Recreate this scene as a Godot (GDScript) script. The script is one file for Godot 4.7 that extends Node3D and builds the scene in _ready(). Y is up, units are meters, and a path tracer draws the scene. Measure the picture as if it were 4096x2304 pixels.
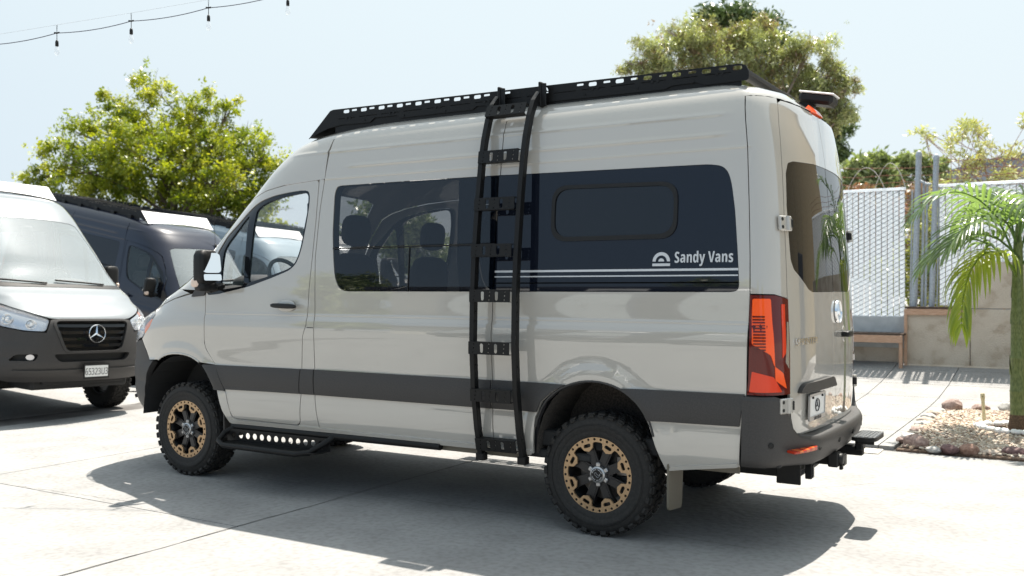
extends Node3D

const YAW := 0.5427
const GAP := 0.003
const STEP := 0.002
const Y0 := 0.30
const POW := 2.7
const RL := 0.22
const RN := 2.5

var M := {}
var names := {}
var cache := {}
var tw := PackedFloat32Array()
var txf := PackedFloat32Array()
var tl := PackedFloat32Array()
var tn := PackedFloat32Array()
var txr := PackedFloat32Array()


# ---------------------------------------------------------------- mesh collecting
class Shape:
	var v := PackedVector3Array()
	var n := PackedVector3Array()

	func tri(a: Vector3, b: Vector3, c: Vector3, na: Vector3, nb: Vector3, nc: Vector3) -> void:
		if (b - a).cross(c - a).dot(na + nb + nc) > 0.0:
			v.append(a); v.append(c); v.append(b)
			n.append(na); n.append(nc); n.append(nb)
		else:
			v.append(a); v.append(b); v.append(c)
			n.append(na); n.append(nb); n.append(nc)

	func quad(a: Vector3, b: Vector3, c: Vector3, d: Vector3, m: Vector3) -> void:
		tri(a, b, c, m, m, m)
		tri(a, c, d, m, m, m)

	func flat(a: Vector3, b: Vector3, c: Vector3, d: Vector3, out: Vector3) -> void:
		var m := (b - a).cross(d - a)
		if m.length() < 1e-12:
			m = (c - b).cross(d - c)
		m = m.normalized()
		if m.dot(out) < 0.0:
			m = -m
		quad(a, b, c, d, m)

	# box with chamfered edges; t places it
	func box(size: Vector3, t := Transform3D(), ch := 0.0) -> void:
		var h := size / 2.0
		if ch <= 0.0:
			for ax in 3:
				for s in [-1.0, 1.0]:
					var nn := Vector3.ZERO
					nn[ax] = s
					var b := (ax + 1) % 3
					var c := (ax + 2) % 3
					var q: Array[Vector3] = []
					for k in [[-1, -1], [1, -1], [1, 1], [-1, 1]]:
						var p := Vector3.ZERO
						p[ax] = s * h[ax]; p[b] = k[0] * h[b]; p[c] = k[1] * h[c]
						q.append(t * p)
					quad(q[0], q[1], q[2], q[3], (t.basis * nn).normalized())
			return
		ch = minf(ch, minf(h.x, minf(h.y, h.z)) * 0.98)
		for ax in 3:
			for s in [-1.0, 1.0]:
				var nn := Vector3.ZERO
				nn[ax] = s
				var b := (ax + 1) % 3
				var c := (ax + 2) % 3
				var q: Array[Vector3] = []
				for k in [[-1, -1], [1, -1], [1, 1], [-1, 1]]:
					var p := Vector3.ZERO
					p[ax] = s * h[ax]; p[b] = k[0] * (h[b] - ch); p[c] = k[1] * (h[c] - ch)
					q.append(t * p)
				quad(q[0], q[1], q[2], q[3], (t.basis * nn).normalized())
		for ax in 3:
			var b := (ax + 1) % 3
			var c := (ax + 2) % 3
			for sb in [-1.0, 1.0]:
				for sc in [-1.0, 1.0]:
					var q: Array[Vector3] = []
					for k in [[-1, 0], [1, 0], [1, 1], [-1, 1]]:
						var p := Vector3.ZERO
						p[ax] = k[0] * (h[ax] - ch)
						p[b] = sb * (h[b] - (0.0 if k[1] == 0 else ch))
						p[c] = sc * (h[c] - (ch if k[1] == 0 else 0.0))
						q.append(t * p)
					var nn := Vector3.ZERO
					nn[b] = sb; nn[c] = sc
					quad(q[0], q[1], q[2], q[3], (t.basis * nn).normalized())
		for sx in [-1.0, 1.0]:
			for sy in [-1.0, 1.0]:
				for sz in [-1.0, 1.0]:
					var s := Vector3(sx, sy, sz)
					var m := (t.basis * s).normalized()
					tri(t * (s * Vector3(h.x, h.y - ch, h.z - ch)), t * (s * Vector3(h.x - ch, h.y, h.z - ch)), t * (s * Vector3(h.x - ch, h.y - ch, h.z)), m, m, m)

	func cube(c: Vector3, size: Vector3, ch := 0.0) -> void:
		box(size, Transform3D(Basis(), c), ch)

	# rows of points, shaded smoothly
	func grid(P: Array, closed := false, flip := false) -> void:
		var nr := P.size()
		var nc: int = P[0].size()
		var N := []
		for i in nr:
			var row := PackedVector3Array()
			for j in nc:
				var a: Vector3 = P[maxi(i - 1, 0)][j]
				var b: Vector3 = P[mini(i + 1, nr - 1)][j]
				var jl := j - 1
				var jr := j + 1
				if closed:
					jl = (j - 1 + nc - 1) % (nc - 1) if j == 0 else j - 1
					jr = 1 if j == nc - 1 else j + 1
				var c: Vector3 = P[i][maxi(jl, 0)]
				var d: Vector3 = P[i][mini(jr, nc - 1)]
				var m := (b - a).cross(d - c)
				if m.length() < 1e-14:
					var i2 := mini(maxi(i, 1), nr - 2)
					m = (P[i2 + 1][j] - P[i2 - 1][j]).cross(P[i2][mini(jr, nc - 1)] - P[i2][maxi(jl, 0)])
				m = m.normalized()
				row.append(-m if flip else m)
			N.append(row)
		for i in nr - 1:
			for j in nc - 1:
				tri(P[i][j], P[i][j + 1], P[i + 1][j + 1], N[i][j], N[i][j + 1], N[i + 1][j + 1])
				tri(P[i][j], P[i + 1][j + 1], P[i + 1][j], N[i][j], N[i + 1][j + 1], N[i + 1][j])

	func tube(path: PackedVector3Array, r: float, seg := 8, r2 := -1.0, capped := true) -> void:
		var rows := []
		var prev := Vector3.ZERO
		for i in path.size():
			var dir := (path[mini(i + 1, path.size() - 1)] - path[maxi(i - 1, 0)]).normalized()
			var side := prev
			if i == 0:
				side = dir.cross(Vector3.UP if absf(dir.y) < 0.9 else Vector3.RIGHT)
			side = (side - dir * side.dot(dir)).normalized()
			prev = side
			var up := dir.cross(side)
			var rr := r if r2 < 0.0 else lerpf(r, r2, float(i) / (path.size() - 1))
			var row := PackedVector3Array()
			for k in seg + 1:
				var a := TAU * k / seg
				row.append(path[i] + (side * cos(a) + up * sin(a)) * rr)
			rows.append(row)
			if capped and (i == 0 or i == path.size() - 1):
				var nn := -dir if i == 0 else dir
				for k in seg:
					tri(path[i], row[k], row[k + 1], nn, nn, nn)
		for i in rows.size() - 1:
			for k in seg:
				var a0: Vector3 = rows[i][k]
				var a1: Vector3 = rows[i][k + 1]
				var b0: Vector3 = rows[i + 1][k]
				var b1: Vector3 = rows[i + 1][k + 1]
				var n0 := (a0 - path[i]).normalized()
				var n1 := (a1 - path[i]).normalized()
				var m0 := (b0 - path[i + 1]).normalized()
				var m1 := (b1 - path[i + 1]).normalized()
				tri(a0, a1, b1, n0, n1, m1)
				tri(a0, b1, b0, n0, m1, m0)

	# profile of (radius, height) turned round the z axis of t
	func lathe(prof: PackedVector2Array, seg: int, t := Transform3D(), smooth := true) -> void:
		for i in prof.size() - 1:
			var p := prof[i]
			var q := prof[i + 1]
			var e := (q - p).normalized()
			var en := Vector2(e.y, -e.x)
			var n0 := en
			var n1 := en
			if smooth:
				if i > 0:
					var e0 := (p - prof[i - 1]).normalized()
					if e0.dot(e) > 0.5:
						n0 = (en + Vector2(e0.y, -e0.x)).normalized()
				if i + 2 < prof.size():
					var e1 := (prof[i + 2] - q).normalized()
					if e1.dot(e) > 0.5:
						n1 = (en + Vector2(e1.y, -e1.x)).normalized()
			for k in seg:
				var a := TAU * k / seg
				var b := TAU * (k + 1) / seg
				var ca := Vector3(cos(a), sin(a), 0)
				var cb := Vector3(cos(b), sin(b), 0)
				var z := Vector3(0, 0, 1)
				var A := t * (ca * p.x + z * p.y)
				var B := t * (cb * p.x + z * p.y)
				var C := t * (cb * q.x + z * q.y)
				var D := t * (ca * q.x + z * q.y)
				var bs := t.basis
				tri(A, B, C, (bs * (ca * n0.x + z * n0.y)).normalized(), (bs * (cb * n0.x + z * n0.y)).normalized(), (bs * (cb * n1.x + z * n1.y)).normalized())
				tri(A, C, D, (bs * (ca * n0.x + z * n0.y)).normalized(), (bs * (cb * n1.x + z * n1.y)).normalized(), (bs * (ca * n1.x + z * n1.y)).normalized())

	func rod(a: Vector3, b: Vector3, r: float, seg := 12) -> void:
		tube(PackedVector3Array([a, b]), r, seg)

	# flat plate between z0 and z1 of t
	func plate(poly: PackedVector2Array, holes: Array, z0: float, z1: float, t := Transform3D()) -> void:
		var nz := (t.basis * Vector3(0, 0, 1)).normalized()
		for piece in Shape.cut(poly, holes):
			var ids := Geometry2D.triangulate_polygon(piece)
			for k in range(0, ids.size(), 3):
				var p := PackedVector3Array()
				for q in 3:
					p.append(Vector3(piece[ids[k + q]].x, piece[ids[k + q]].y, 0))
				var hi := Vector3(0, 0, z1)
				var lo := Vector3(0, 0, z0)
				tri(t * (p[0] + hi), t * (p[1] + hi), t * (p[2] + hi), nz, nz, nz)
				tri(t * (p[0] + lo), t * (p[1] + lo), t * (p[2] + lo), -nz, -nz, -nz)
		var loops := [poly]
		loops.append_array(holes)
		for li in loops.size():
			var lp: PackedVector2Array = loops[li]
			var s := 1.0 if Shape.area(lp) > 0.0 else -1.0
			if li > 0:
				s = -s
			for k in lp.size():
				var a := lp[k]
				var b := lp[(k + 1) % lp.size()]
				var o := Vector2(b.y - a.y, a.x - b.x).normalized() * s
				var on := (t.basis * Vector3(o.x, o.y, 0)).normalized()
				quad(t * Vector3(a.x, a.y, z0), t * Vector3(b.x, b.y, z0), t * Vector3(b.x, b.y, z1), t * Vector3(a.x, a.y, z1), on)

	static func area(p: PackedVector2Array) -> float:
		var s := 0.0
		for i in p.size():
			s += p[i].cross(p[(i + 1) % p.size()])
		return s / 2.0

	# pieces without holes: strips through the middle of each hole
	static func cut(poly: PackedVector2Array, holes: Array) -> Array:
		if holes.is_empty():
			return [poly]
		var lo := poly[0]
		var hi := poly[0]
		for p in poly:
			lo = lo.min(p)
			hi = hi.max(p)
		var xs := [lo.x - 0.01, hi.x + 0.01]
		for h in holes:
			var c := 0.0
			for p in h:
				c += p.x
			xs.append(c / h.size())
		xs.sort()
		var out := []
		for i in xs.size() - 1:
			if xs[i + 1] - xs[i] < 1e-6:
				continue
			var strip := PackedVector2Array([Vector2(xs[i], lo.y - 1), Vector2(xs[i + 1], lo.y - 1), Vector2(xs[i + 1], hi.y + 1), Vector2(xs[i], hi.y + 1)])
			var parts := Geometry2D.intersect_polygons(poly, strip)
			for h in holes:
				var next: Array[PackedVector2Array] = []
				for p in parts:
					next.append_array(Geometry2D.clip_polygons(p, h))
				parts = next
			for p in parts:
				if p.size() >= 3 and absf(Shape.area(p)) > 1e-9:
					out.append(p)
		return out

	func add(o: Shape, t := Transform3D()) -> void:
		for k in range(0, o.v.size(), 3):
			tri(t * o.v[k], t * o.v[k + 1], t * o.v[k + 2], (t.basis * o.n[k]).normalized(), (t.basis * o.n[k + 1]).normalized(), (t.basis * o.n[k + 2]).normalized())

	func mirrored() -> Shape:
		var s := Shape.new()
		var f := Vector3(1, 1, -1)
		for k in range(0, v.size(), 3):
			s.tri(v[k] * f, v[k + 1] * f, v[k + 2] * f, n[k] * f, n[k + 1] * f, n[k + 2] * f)
		return s

	func mesh() -> ArrayMesh:
		var a := []
		a.resize(Mesh.ARRAY_MAX)
		a[Mesh.ARRAY_VERTEX] = v
		a[Mesh.ARRAY_NORMAL] = n
		var m := ArrayMesh.new()
		if v.size():
			m.add_surface_from_arrays(Mesh.PRIMITIVE_TRIANGLES, a)
		return m


func pv(a: Array) -> PackedVector2Array:
	var p := PackedVector2Array()
	for i in range(0, a.size(), 2):
		p.append(Vector2(a[i], a[i + 1]))
	return p


func fillet(p: PackedVector2Array, d: float, seg := 4) -> PackedVector2Array:
	var out := PackedVector2Array()
	for i in p.size():
		var b := p[i]
		var a := p[(i + p.size() - 1) % p.size()]
		var c := p[(i + 1) % p.size()]
		var da := minf(d, a.distance_to(b) * 0.45)
		var dc := minf(d, c.distance_to(b) * 0.45)
		var u := b + (a - b).normalized() * da
		var w := b + (c - b).normalized() * dc
		for k in seg + 1:
			var t := float(k) / seg
			out.append(u.lerp(b, t).lerp(b.lerp(w, t), t))
	return out


func rect(x0: float, y0: float, x1: float, y1: float) -> PackedVector2Array:
	return PackedVector2Array([Vector2(x0, y0), Vector2(x1, y0), Vector2(x1, y1), Vector2(x0, y1)])


func disc(c: Vector2, r: float, seg := 16, ry := -1.0) -> PackedVector2Array:
	var p := PackedVector2Array()
	for k in seg:
		p.append(c + Vector2(cos(TAU * k / seg) * r, sin(TAU * k / seg) * (r if ry < 0.0 else ry)))
	return p


func shrink(p: PackedVector2Array, d: float) -> PackedVector2Array:
	var r := Geometry2D.offset_polygon(p, -d, Geometry2D.JOIN_MITER)
	var best := p
	var ba := 0.0
	for q in r:
		if absf(Shape.area(q)) > ba:
			ba = absf(Shape.area(q))
			best = q
	return best


# ---------------------------------------------------------------- naming
func numbered(called: String, parent: Node) -> String:
	var key := str(parent.get_instance_id()) + called
	var k: int = names.get(key, 0)
	names[key] = k + 1
	return called if k == 0 else "%s_%03d" % [called, k]


func put(called: String, mesh: Mesh, mat: Material, parent: Node = self, at := Transform3D()) -> MeshInstance3D:
	var o := MeshInstance3D.new()
	o.name = numbered(called, parent)
	o.mesh = mesh
	if mat:
		o.material_override = mat
	o.transform = at
	parent.add_child(o, true)
	return o


func thing(called: String, label: String, category: String, at := Vector3.ZERO, turn := 0.0, group := "") -> Node3D:
	var o := Node3D.new()
	o.name = numbered(called, self)
	o.position = at
	o.rotation.y = turn
	add_child(o, true)
	tag(o, label, category, group)
	return o


func tag(o: Node, label: String, category: String, group := "") -> void:
	o.set_meta("label", label)
	o.set_meta("category", category)
	if group != "":
		o.set_meta("group", group)


func structure(called: String, mesh: Mesh, mat: Material) -> MeshInstance3D:
	var o := put(called, mesh, mat)
	o.set_meta("kind", "structure")
	return o


# ---------------------------------------------------------------- materials
func mat(c: Color, rough := 0.6, metal := 0.0, spec := 0.5) -> StandardMaterial3D:
	var m := StandardMaterial3D.new()
	m.albedo_color = c.linear_to_srgb()
	m.roughness = rough
	m.metallic = metal
	m.metallic_specular = spec
	return m


func noisy(freq: float, ramp: Array, at: Array, size := 512, octaves := 5, as_normal := false, bump := 4.0, kind := 0, sd := 1) -> NoiseTexture2D:
	var f := FastNoiseLite.new()
	f.seed = sd
	f.noise_type = [FastNoiseLite.TYPE_SIMPLEX_SMOOTH, FastNoiseLite.TYPE_CELLULAR, FastNoiseLite.TYPE_VALUE][kind]
	f.frequency = freq
	f.fractal_octaves = octaves
	var t := NoiseTexture2D.new()
	t.width = size
	t.height = size
	t.seamless = true
	t.noise = f
	if as_normal:
		t.as_normal_map = true
		t.bump_strength = bump
	else:
		var g := Gradient.new()
		var cs := PackedColorArray()
		for c in ramp:
			cs.append(c.linear_to_srgb())
		g.colors = cs
		g.offsets = PackedFloat32Array(at)
		t.color_ramp = g
	return t


func g(v: float) -> Color:
	return Color(v, v, v)


func tri_mat(tex: Texture2D, scale: float, rough: float, normal: Texture2D = null, depth := 1.0, world := true) -> StandardMaterial3D:
	var m := StandardMaterial3D.new()
	m.albedo_texture = tex
	m.roughness = rough
	m.uv1_triplanar = true
	m.uv1_world_triplanar = world
	m.uv1_scale = Vector3.ONE * scale
	if normal:
		m.normal_enabled = true
		m.normal_texture = normal
		m.normal_scale = depth
	return m


func glass(c: Color, a: float) -> StandardMaterial3D:
	var m := mat(c, 0.02, 0.0, 0.5)
	m.albedo_color.a = a
	m.transparency = BaseMaterial3D.TRANSPARENCY_ALPHA
	return m


func paint(c: Color, rough := 0.4, metal := 0.0, spec := 0.2) -> StandardMaterial3D:
	var m := mat(c, rough, metal, spec)
	m.clearcoat_enabled = true
	m.clearcoat = 1.0
	m.clearcoat_roughness = 0.015
	return m


func make_materials() -> void:
	M.paint = paint(Color(0.425, 0.402, 0.362), 0.03, 0.0, 0.66)
	M.silver = paint(Color(0.27, 0.285, 0.295), 0.3, 0.4)
	M.navy = paint(Color(0.005, 0.008, 0.022))
	M.navy.clearcoat_roughness = .12
	M.blue = paint(Color(0.26, 0.32, 0.36))
	var grain := noisy(0.09, [], [], 256, 4, true, 3.0)
	M.clad = tri_mat(noisy(0.05, [Color(0.030, 0.028, 0.027), Color(0.040, 0.037, 0.035)], [0.3, 0.7], 256), 6.0, 0.55, grain, 0.25, false)
	M.black = mat(Color(0.009, 0.009, 0.009), 0.5, 0.0, .4)
	M.gloss = mat(Color(0.006, 0.007, 0.009), 0.02, 0.0, 0.5)
	M.panel = mat(Color(0.006, 0.008, 0.014), 0.03, 0.0, 0.46)
	M.rack = mat(Color(0.009, 0.009, 0.009), 0.45, 0.0, 0.33)
	M.rubber = tri_mat(noisy(0.03, [Color(0.014, 0.013, 0.012), Color(0.024, 0.022, 0.020)], [0.3, 0.75], 256), 5.0, 0.8, grain, 0.4, false)
	M.under = mat(Color(0.02, 0.02, 0.02), 0.8)
	M.shell = mat(Color(0.02, 0.02, 0.022), 0.85)
	M.liner = mat(Color(0.10, 0.095, 0.09), 0.9)
	M.seat = mat(Color(0.018, 0.018, 0.019), 0.8)
	M.gold = mat(Color(0.44, 0.30, 0.175), 0.42, 0.7)
	M.wheel = mat(Color(0.010, 0.010, 0.011), 0.38)
	M.steel = mat(Color(0.45, 0.45, 0.45), 0.35, 0.9)
	M.chrome = mat(Color(0.85, 0.85, 0.85), 0.06, 1.0)
	M.mirror = mat(Color(0.9, 0.9, 0.9), 0.01, 1.0)
	M.disc = mat(Color(0.20, 0.19, 0.18), 0.4, 0.8)
	M.tint = glass(Color(0.003, 0.005, 0.009), 0.80)
	M.clear = glass(Color(0.3, 0.45, 0.45), 0.05)
	M.shield = glass(Color(0.35, 0.45, 0.48), 0.12)
	M.shield_dust_haze = glass(Color(0.50, 0.56, 0.58), 0.36)  # dust plus bright sky haze put into one pale milky tint
	M.white = mat(Color(0.75, 0.75, 0.74), 0.5)
	M.whitemetal = mat(Color(0.70, 0.70, 0.70), 0.45)
	M.decal = mat(Color(0.55, 0.56, 0.57), 0.35, 0.2)
	M.orange = mat(Color(0.75, 0.16, 0.02), 0.12)
	M.red = mat(Color(0.70, 0.045, 0.010), 0.10)
	M.redbright = mat(Color(0.95, 0.10, 0.012), 0.12)  # sunlit glow through the tail lens put into a brighter red
	M.reddark = mat(Color(0.10, 0.006, 0.004), 0.08)
	M.redlens = glass(Color(0.85, 0.06, 0.02), 0.35)
	M.lens = glass(Color(0.9, 0.95, 1.0), 0.10)
	M.reflector = mat(Color(0.6, 0.6, 0.62), 0.22, 1.0)
	M.text = mat(Color(0.03, 0.03, 0.035), 0.5)
	M.plate = mat(Color(0.72, 0.72, 0.70), 0.4)
	M.flap = mat(Color(0.13, 0.115, 0.085), 0.6)
	M.well = tri_mat(noisy(.05, [Color(.035, .030, .026), Color(.075, .066, .056)], [.3, .7], 256, 4), 4.0, .9, null, 1.0, false)


# ---------------------------------------------------------------- the van's body as one surface
func curve_at(t: PackedVector2Array, x: float) -> float:
	var k := t.size()
	x = clampf(x, t[0].x, t[k - 1].x)
	var i := 0
	while i < k - 2 and x > t[i + 1].x:
		i += 1
	var h := t[i + 1].x - t[i].x
	var s := (x - t[i].x) / h
	var m := [0.0, 0.0]
	for e in 2:
		var j := i + e
		if j == 0:
			m[e] = (t[1].y - t[0].y) / (t[1].x - t[0].x)
		elif j == k - 1:
			m[e] = (t[j].y - t[j - 1].y) / (t[j].x - t[j - 1].x)
		else:
			var d0 := (t[j].y - t[j - 1].y) / (t[j].x - t[j - 1].x)
			var d1 := (t[j + 1].y - t[j].y) / (t[j + 1].x - t[j].x)
			if d0 * d1 > 0.0:
				var h0 := t[j].x - t[j - 1].x
				var h1 := t[j + 1].x - t[j].x
				var w1 := 2.0 * h1 + h0
				var w2 := h1 + 2.0 * h0
				m[e] = (w1 + w2) / (w1 / d0 + w2 / d1)
	return (2 * s * s * s - 3 * s * s + 1) * t[i].y + (s * s * s - 2 * s * s + s) * h * m[0] + (-2 * s * s * s + 3 * s * s) * t[i + 1].y + (s * s * s - s * s) * h * m[1]


func make_tables() -> void:
	var W := pv([.38, .93, .47, .957, .53, .974, .72, .985, .92, .988, 1.05, .996, 1.20, 1.004, 1.27, 1.0, 1.31, .989, 1.48, .984, 1.8, .962, 2.0, .947, 2.2, .929, 2.33, .917, 2.45, .900, 2.55, .875, 2.62, .842, 2.67, .795, 2.695, .755, 2.72, .68, 2.74, .50, 2.751, .28, 2.756, 0.0])
	var X1 := pv([.35, -4.48, .45, -4.58, .55, -4.66, .70, -4.70, .80, -4.70, .95, -4.69, 1.10, -4.66, 1.18, -4.62, 1.24, -4.56, 1.30, -4.46, 1.36, -4.34, 1.42, -4.24, 1.48, -4.10, 1.54, -3.99, 1.60, -3.90, 1.72, -3.76, 1.9, -3.59, 2.1, -3.39])
	var X2 := pv([2.1, -3.39, 2.3, -3.19, 2.4, -3.09, 2.5, -2.97, 2.58, -2.86, 2.64, -2.70, 2.69, -2.4, 2.73, -1.9, 2.756, -1.2])
	X1.append_array(X2.slice(1))
	var L := pv([1.0, 2.35, 1.30, 2.0, 1.5, 1.3, 2.4, 1.1, 2.7, 1.0])
	var N := pv([1.0, 8.5, 1.3, 8.0, 1.5, 7.0, 1.9, 6.0, 2.7, 4.5])
	var R := pv([.38, 1.14, .6, 1.19, 1.0, 1.20, 1.5, 1.185, 2.0, 1.16, 2.3, 1.13, 2.5, 1.10, 2.6, 1.08, 2.66, 1.03, 2.71, .85, 2.74, .6, 2.756, .3])
	# pressed ribs along the high side
	var y := Y0
	while y < 2.80:
		var w := curve_at(W, y)
		tw.append(w)
		txf.append(curve_at(X1, y))
		tl.append(curve_at(L, y))
		tn.append(curve_at(N, y))
		txr.append(curve_at(R, y))
		y += STEP


func flare(x: float, y: float) -> float:
	# the swelling round the rear and front wheel arches
	if y > 2.2:
		var f := 1.0 - smoothstep(.72, .87, x)
		var k := .0065 * exp(-pow((y - 2.505) / .013, 2.0)) * f * smoothstep(-2.7, -2.4, x)
		k += .0055 * exp(-pow((y - 2.385) / .012, 2.0)) * f * smoothstep(-2.08, -1.9, x)
		k += .003 * exp(-pow((y - 2.303) / .006, 2.0)) * (1.0 - smoothstep(.93, .96, x)) * smoothstep(-2.25, -2.2, x)
		return k
	if y > 1.2:
		return .0022 * exp(-pow((y - 1.312) / .006, 2.0)) if absf(y - 1.312) < .03 else 0.0
	var a := Vector2(x - 0.0, (y - 0.52) * 0.94).length() - 0.415
	var b := Vector2((x + 3.70) * 0.95, (y - 0.52) * 0.94).length() - 0.44
	var s := 0.0
	if y > .735 and y < .918:
		s += .009 * pow(sin(PI * (y - .735) / .183), .8)
	elif y > .50 and y < .735:
		s += .007 * sin(PI * (y - .50) / .235)
	if a > -0.1 and a < 0.3:
		s += 0.020 * exp(-pow((a - 0.01) / 0.075, 2.0))
	if b > -0.1 and b < 0.3:
		s += 0.014 * exp(-pow((b - 0.01) / 0.075, 2.0))
	return s


func G(p: Vector3) -> float:
	var f := clampf((p.y - Y0) / STEP, 0.0, tw.size() - 1.01)
	var i := int(f)
	f -= i
	var w := lerpf(tw[i], tw[i + 1], f) + flare(p.x, p.y)
	if w < 1e-5:
		return 9.0
	var q := pow(absf(p.z) / w, POW) - 1.0
	var L := lerpf(tl[i], tl[i + 1], f)
	var t := (lerpf(txf[i], txf[i + 1], f) + L - p.x) / L
	if t > 0.0:
		q += pow(t, lerpf(tn[i], tn[i + 1], f))
	t = (p.x - lerpf(txr[i], txr[i + 1], f) + RL) / RL
	if t > 0.0:
		q += pow(t, RN)
	return q


func wide(x: float, y: float) -> float:
	var f := clampf((y - Y0) / STEP, 0.0, tw.size() - 1.01)
	var i := int(f)
	f -= i
	var q := 1.0
	var L := lerpf(tl[i], tl[i + 1], f)
	var t := (lerpf(txf[i], txf[i + 1], f) + L - x) / L
	if t > 0.0:
		q -= pow(t, lerpf(tn[i], tn[i + 1], f))
	t = (x - lerpf(txr[i], txr[i + 1], f) + RL) / RL
	if t > 0.0:
		q -= pow(t, RN)
	return 0.0 if q <= 0.0 else (lerpf(tw[i], tw[i + 1], f) + flare(x, y)) * pow(q, 1.0 / POW)


func front(z: float, y: float) -> float:
	var f := clampf((y - Y0) / STEP, 0.0, tw.size() - 1.01)
	var i := int(f)
	f -= i
	var L := lerpf(tl[i], tl[i + 1], f)
	var q := maxf(1.0 - pow(absf(z) / lerpf(tw[i], tw[i + 1], f), POW), 0.0)
	return lerpf(txf[i], txf[i + 1], f) + L - L * pow(q, 1.0 / lerpf(tn[i], tn[i + 1], f))


func nrm(p: Vector3) -> Vector3:
	var e := 0.004
	return Vector3(G(p + Vector3(e, 0, 0)) - G(p - Vector3(e, 0, 0)), G(p + Vector3(0, e, 0)) - G(p - Vector3(0, e, 0)), G(p + Vector3(0, 0, e)) - G(p - Vector3(0, 0, e))).normalized()


func polar(cx: float, way: float, phi: float, y: float) -> Vector3:
	var d := Vector3(cos(phi) * way, 0, sin(phi))
	var lo := 0.0
	var hi := 3.2
	var c := Vector3(cx, y, 0)
	for k in 22:
		var m := (lo + hi) / 2.0
		if G(c + d * m) < 0.0:
			lo = m
		else:
			hi = m
	return c + d * (lo + hi) / 2.0


func high(x: float, z: float) -> Vector3:
	var lo := 1.9
	var hi := 2.7559
	for k in 22:
		var m := (lo + hi) / 2.0
		if G(Vector3(x, m, z)) < 0.0:
			lo = m
		else:
			hi = m
	return Vector3(x, (lo + hi) / 2.0, z)


func d_side(u: float, v: float) -> Vector3:
	return Vector3(u, v, wide(u, v))


func d_nose(u: float, v: float) -> Vector3:
	return polar(-3.3, -1.0, u, v)


func d_cab(u: float, v: float) -> Vector3:
	return polar(-2.0, -1.0, u, v)


func d_tail(u: float, v: float) -> Vector3:
	return polar(0.4, 1.0, u, v)


func d_top(u: float, v: float) -> Vector3:
	return high(u, v)


# side outline (x, y) to the angle about a middle point
func to_polar(p: PackedVector2Array, cx: float, way: float) -> PackedVector2Array:
	var out := PackedVector2Array()
	for q in p:
		out.append(Vector2(atan2(wide(q.x, q.y), (q.x - cx) * way), q.y))
	return out


func to_polar_zy(p: PackedVector2Array, cx: float) -> PackedVector2Array:
	var out := PackedVector2Array()
	for q in p:
		out.append(Vector2(atan2(q.x, cx - front(q.x, q.y)), q.y))
	return out


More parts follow.
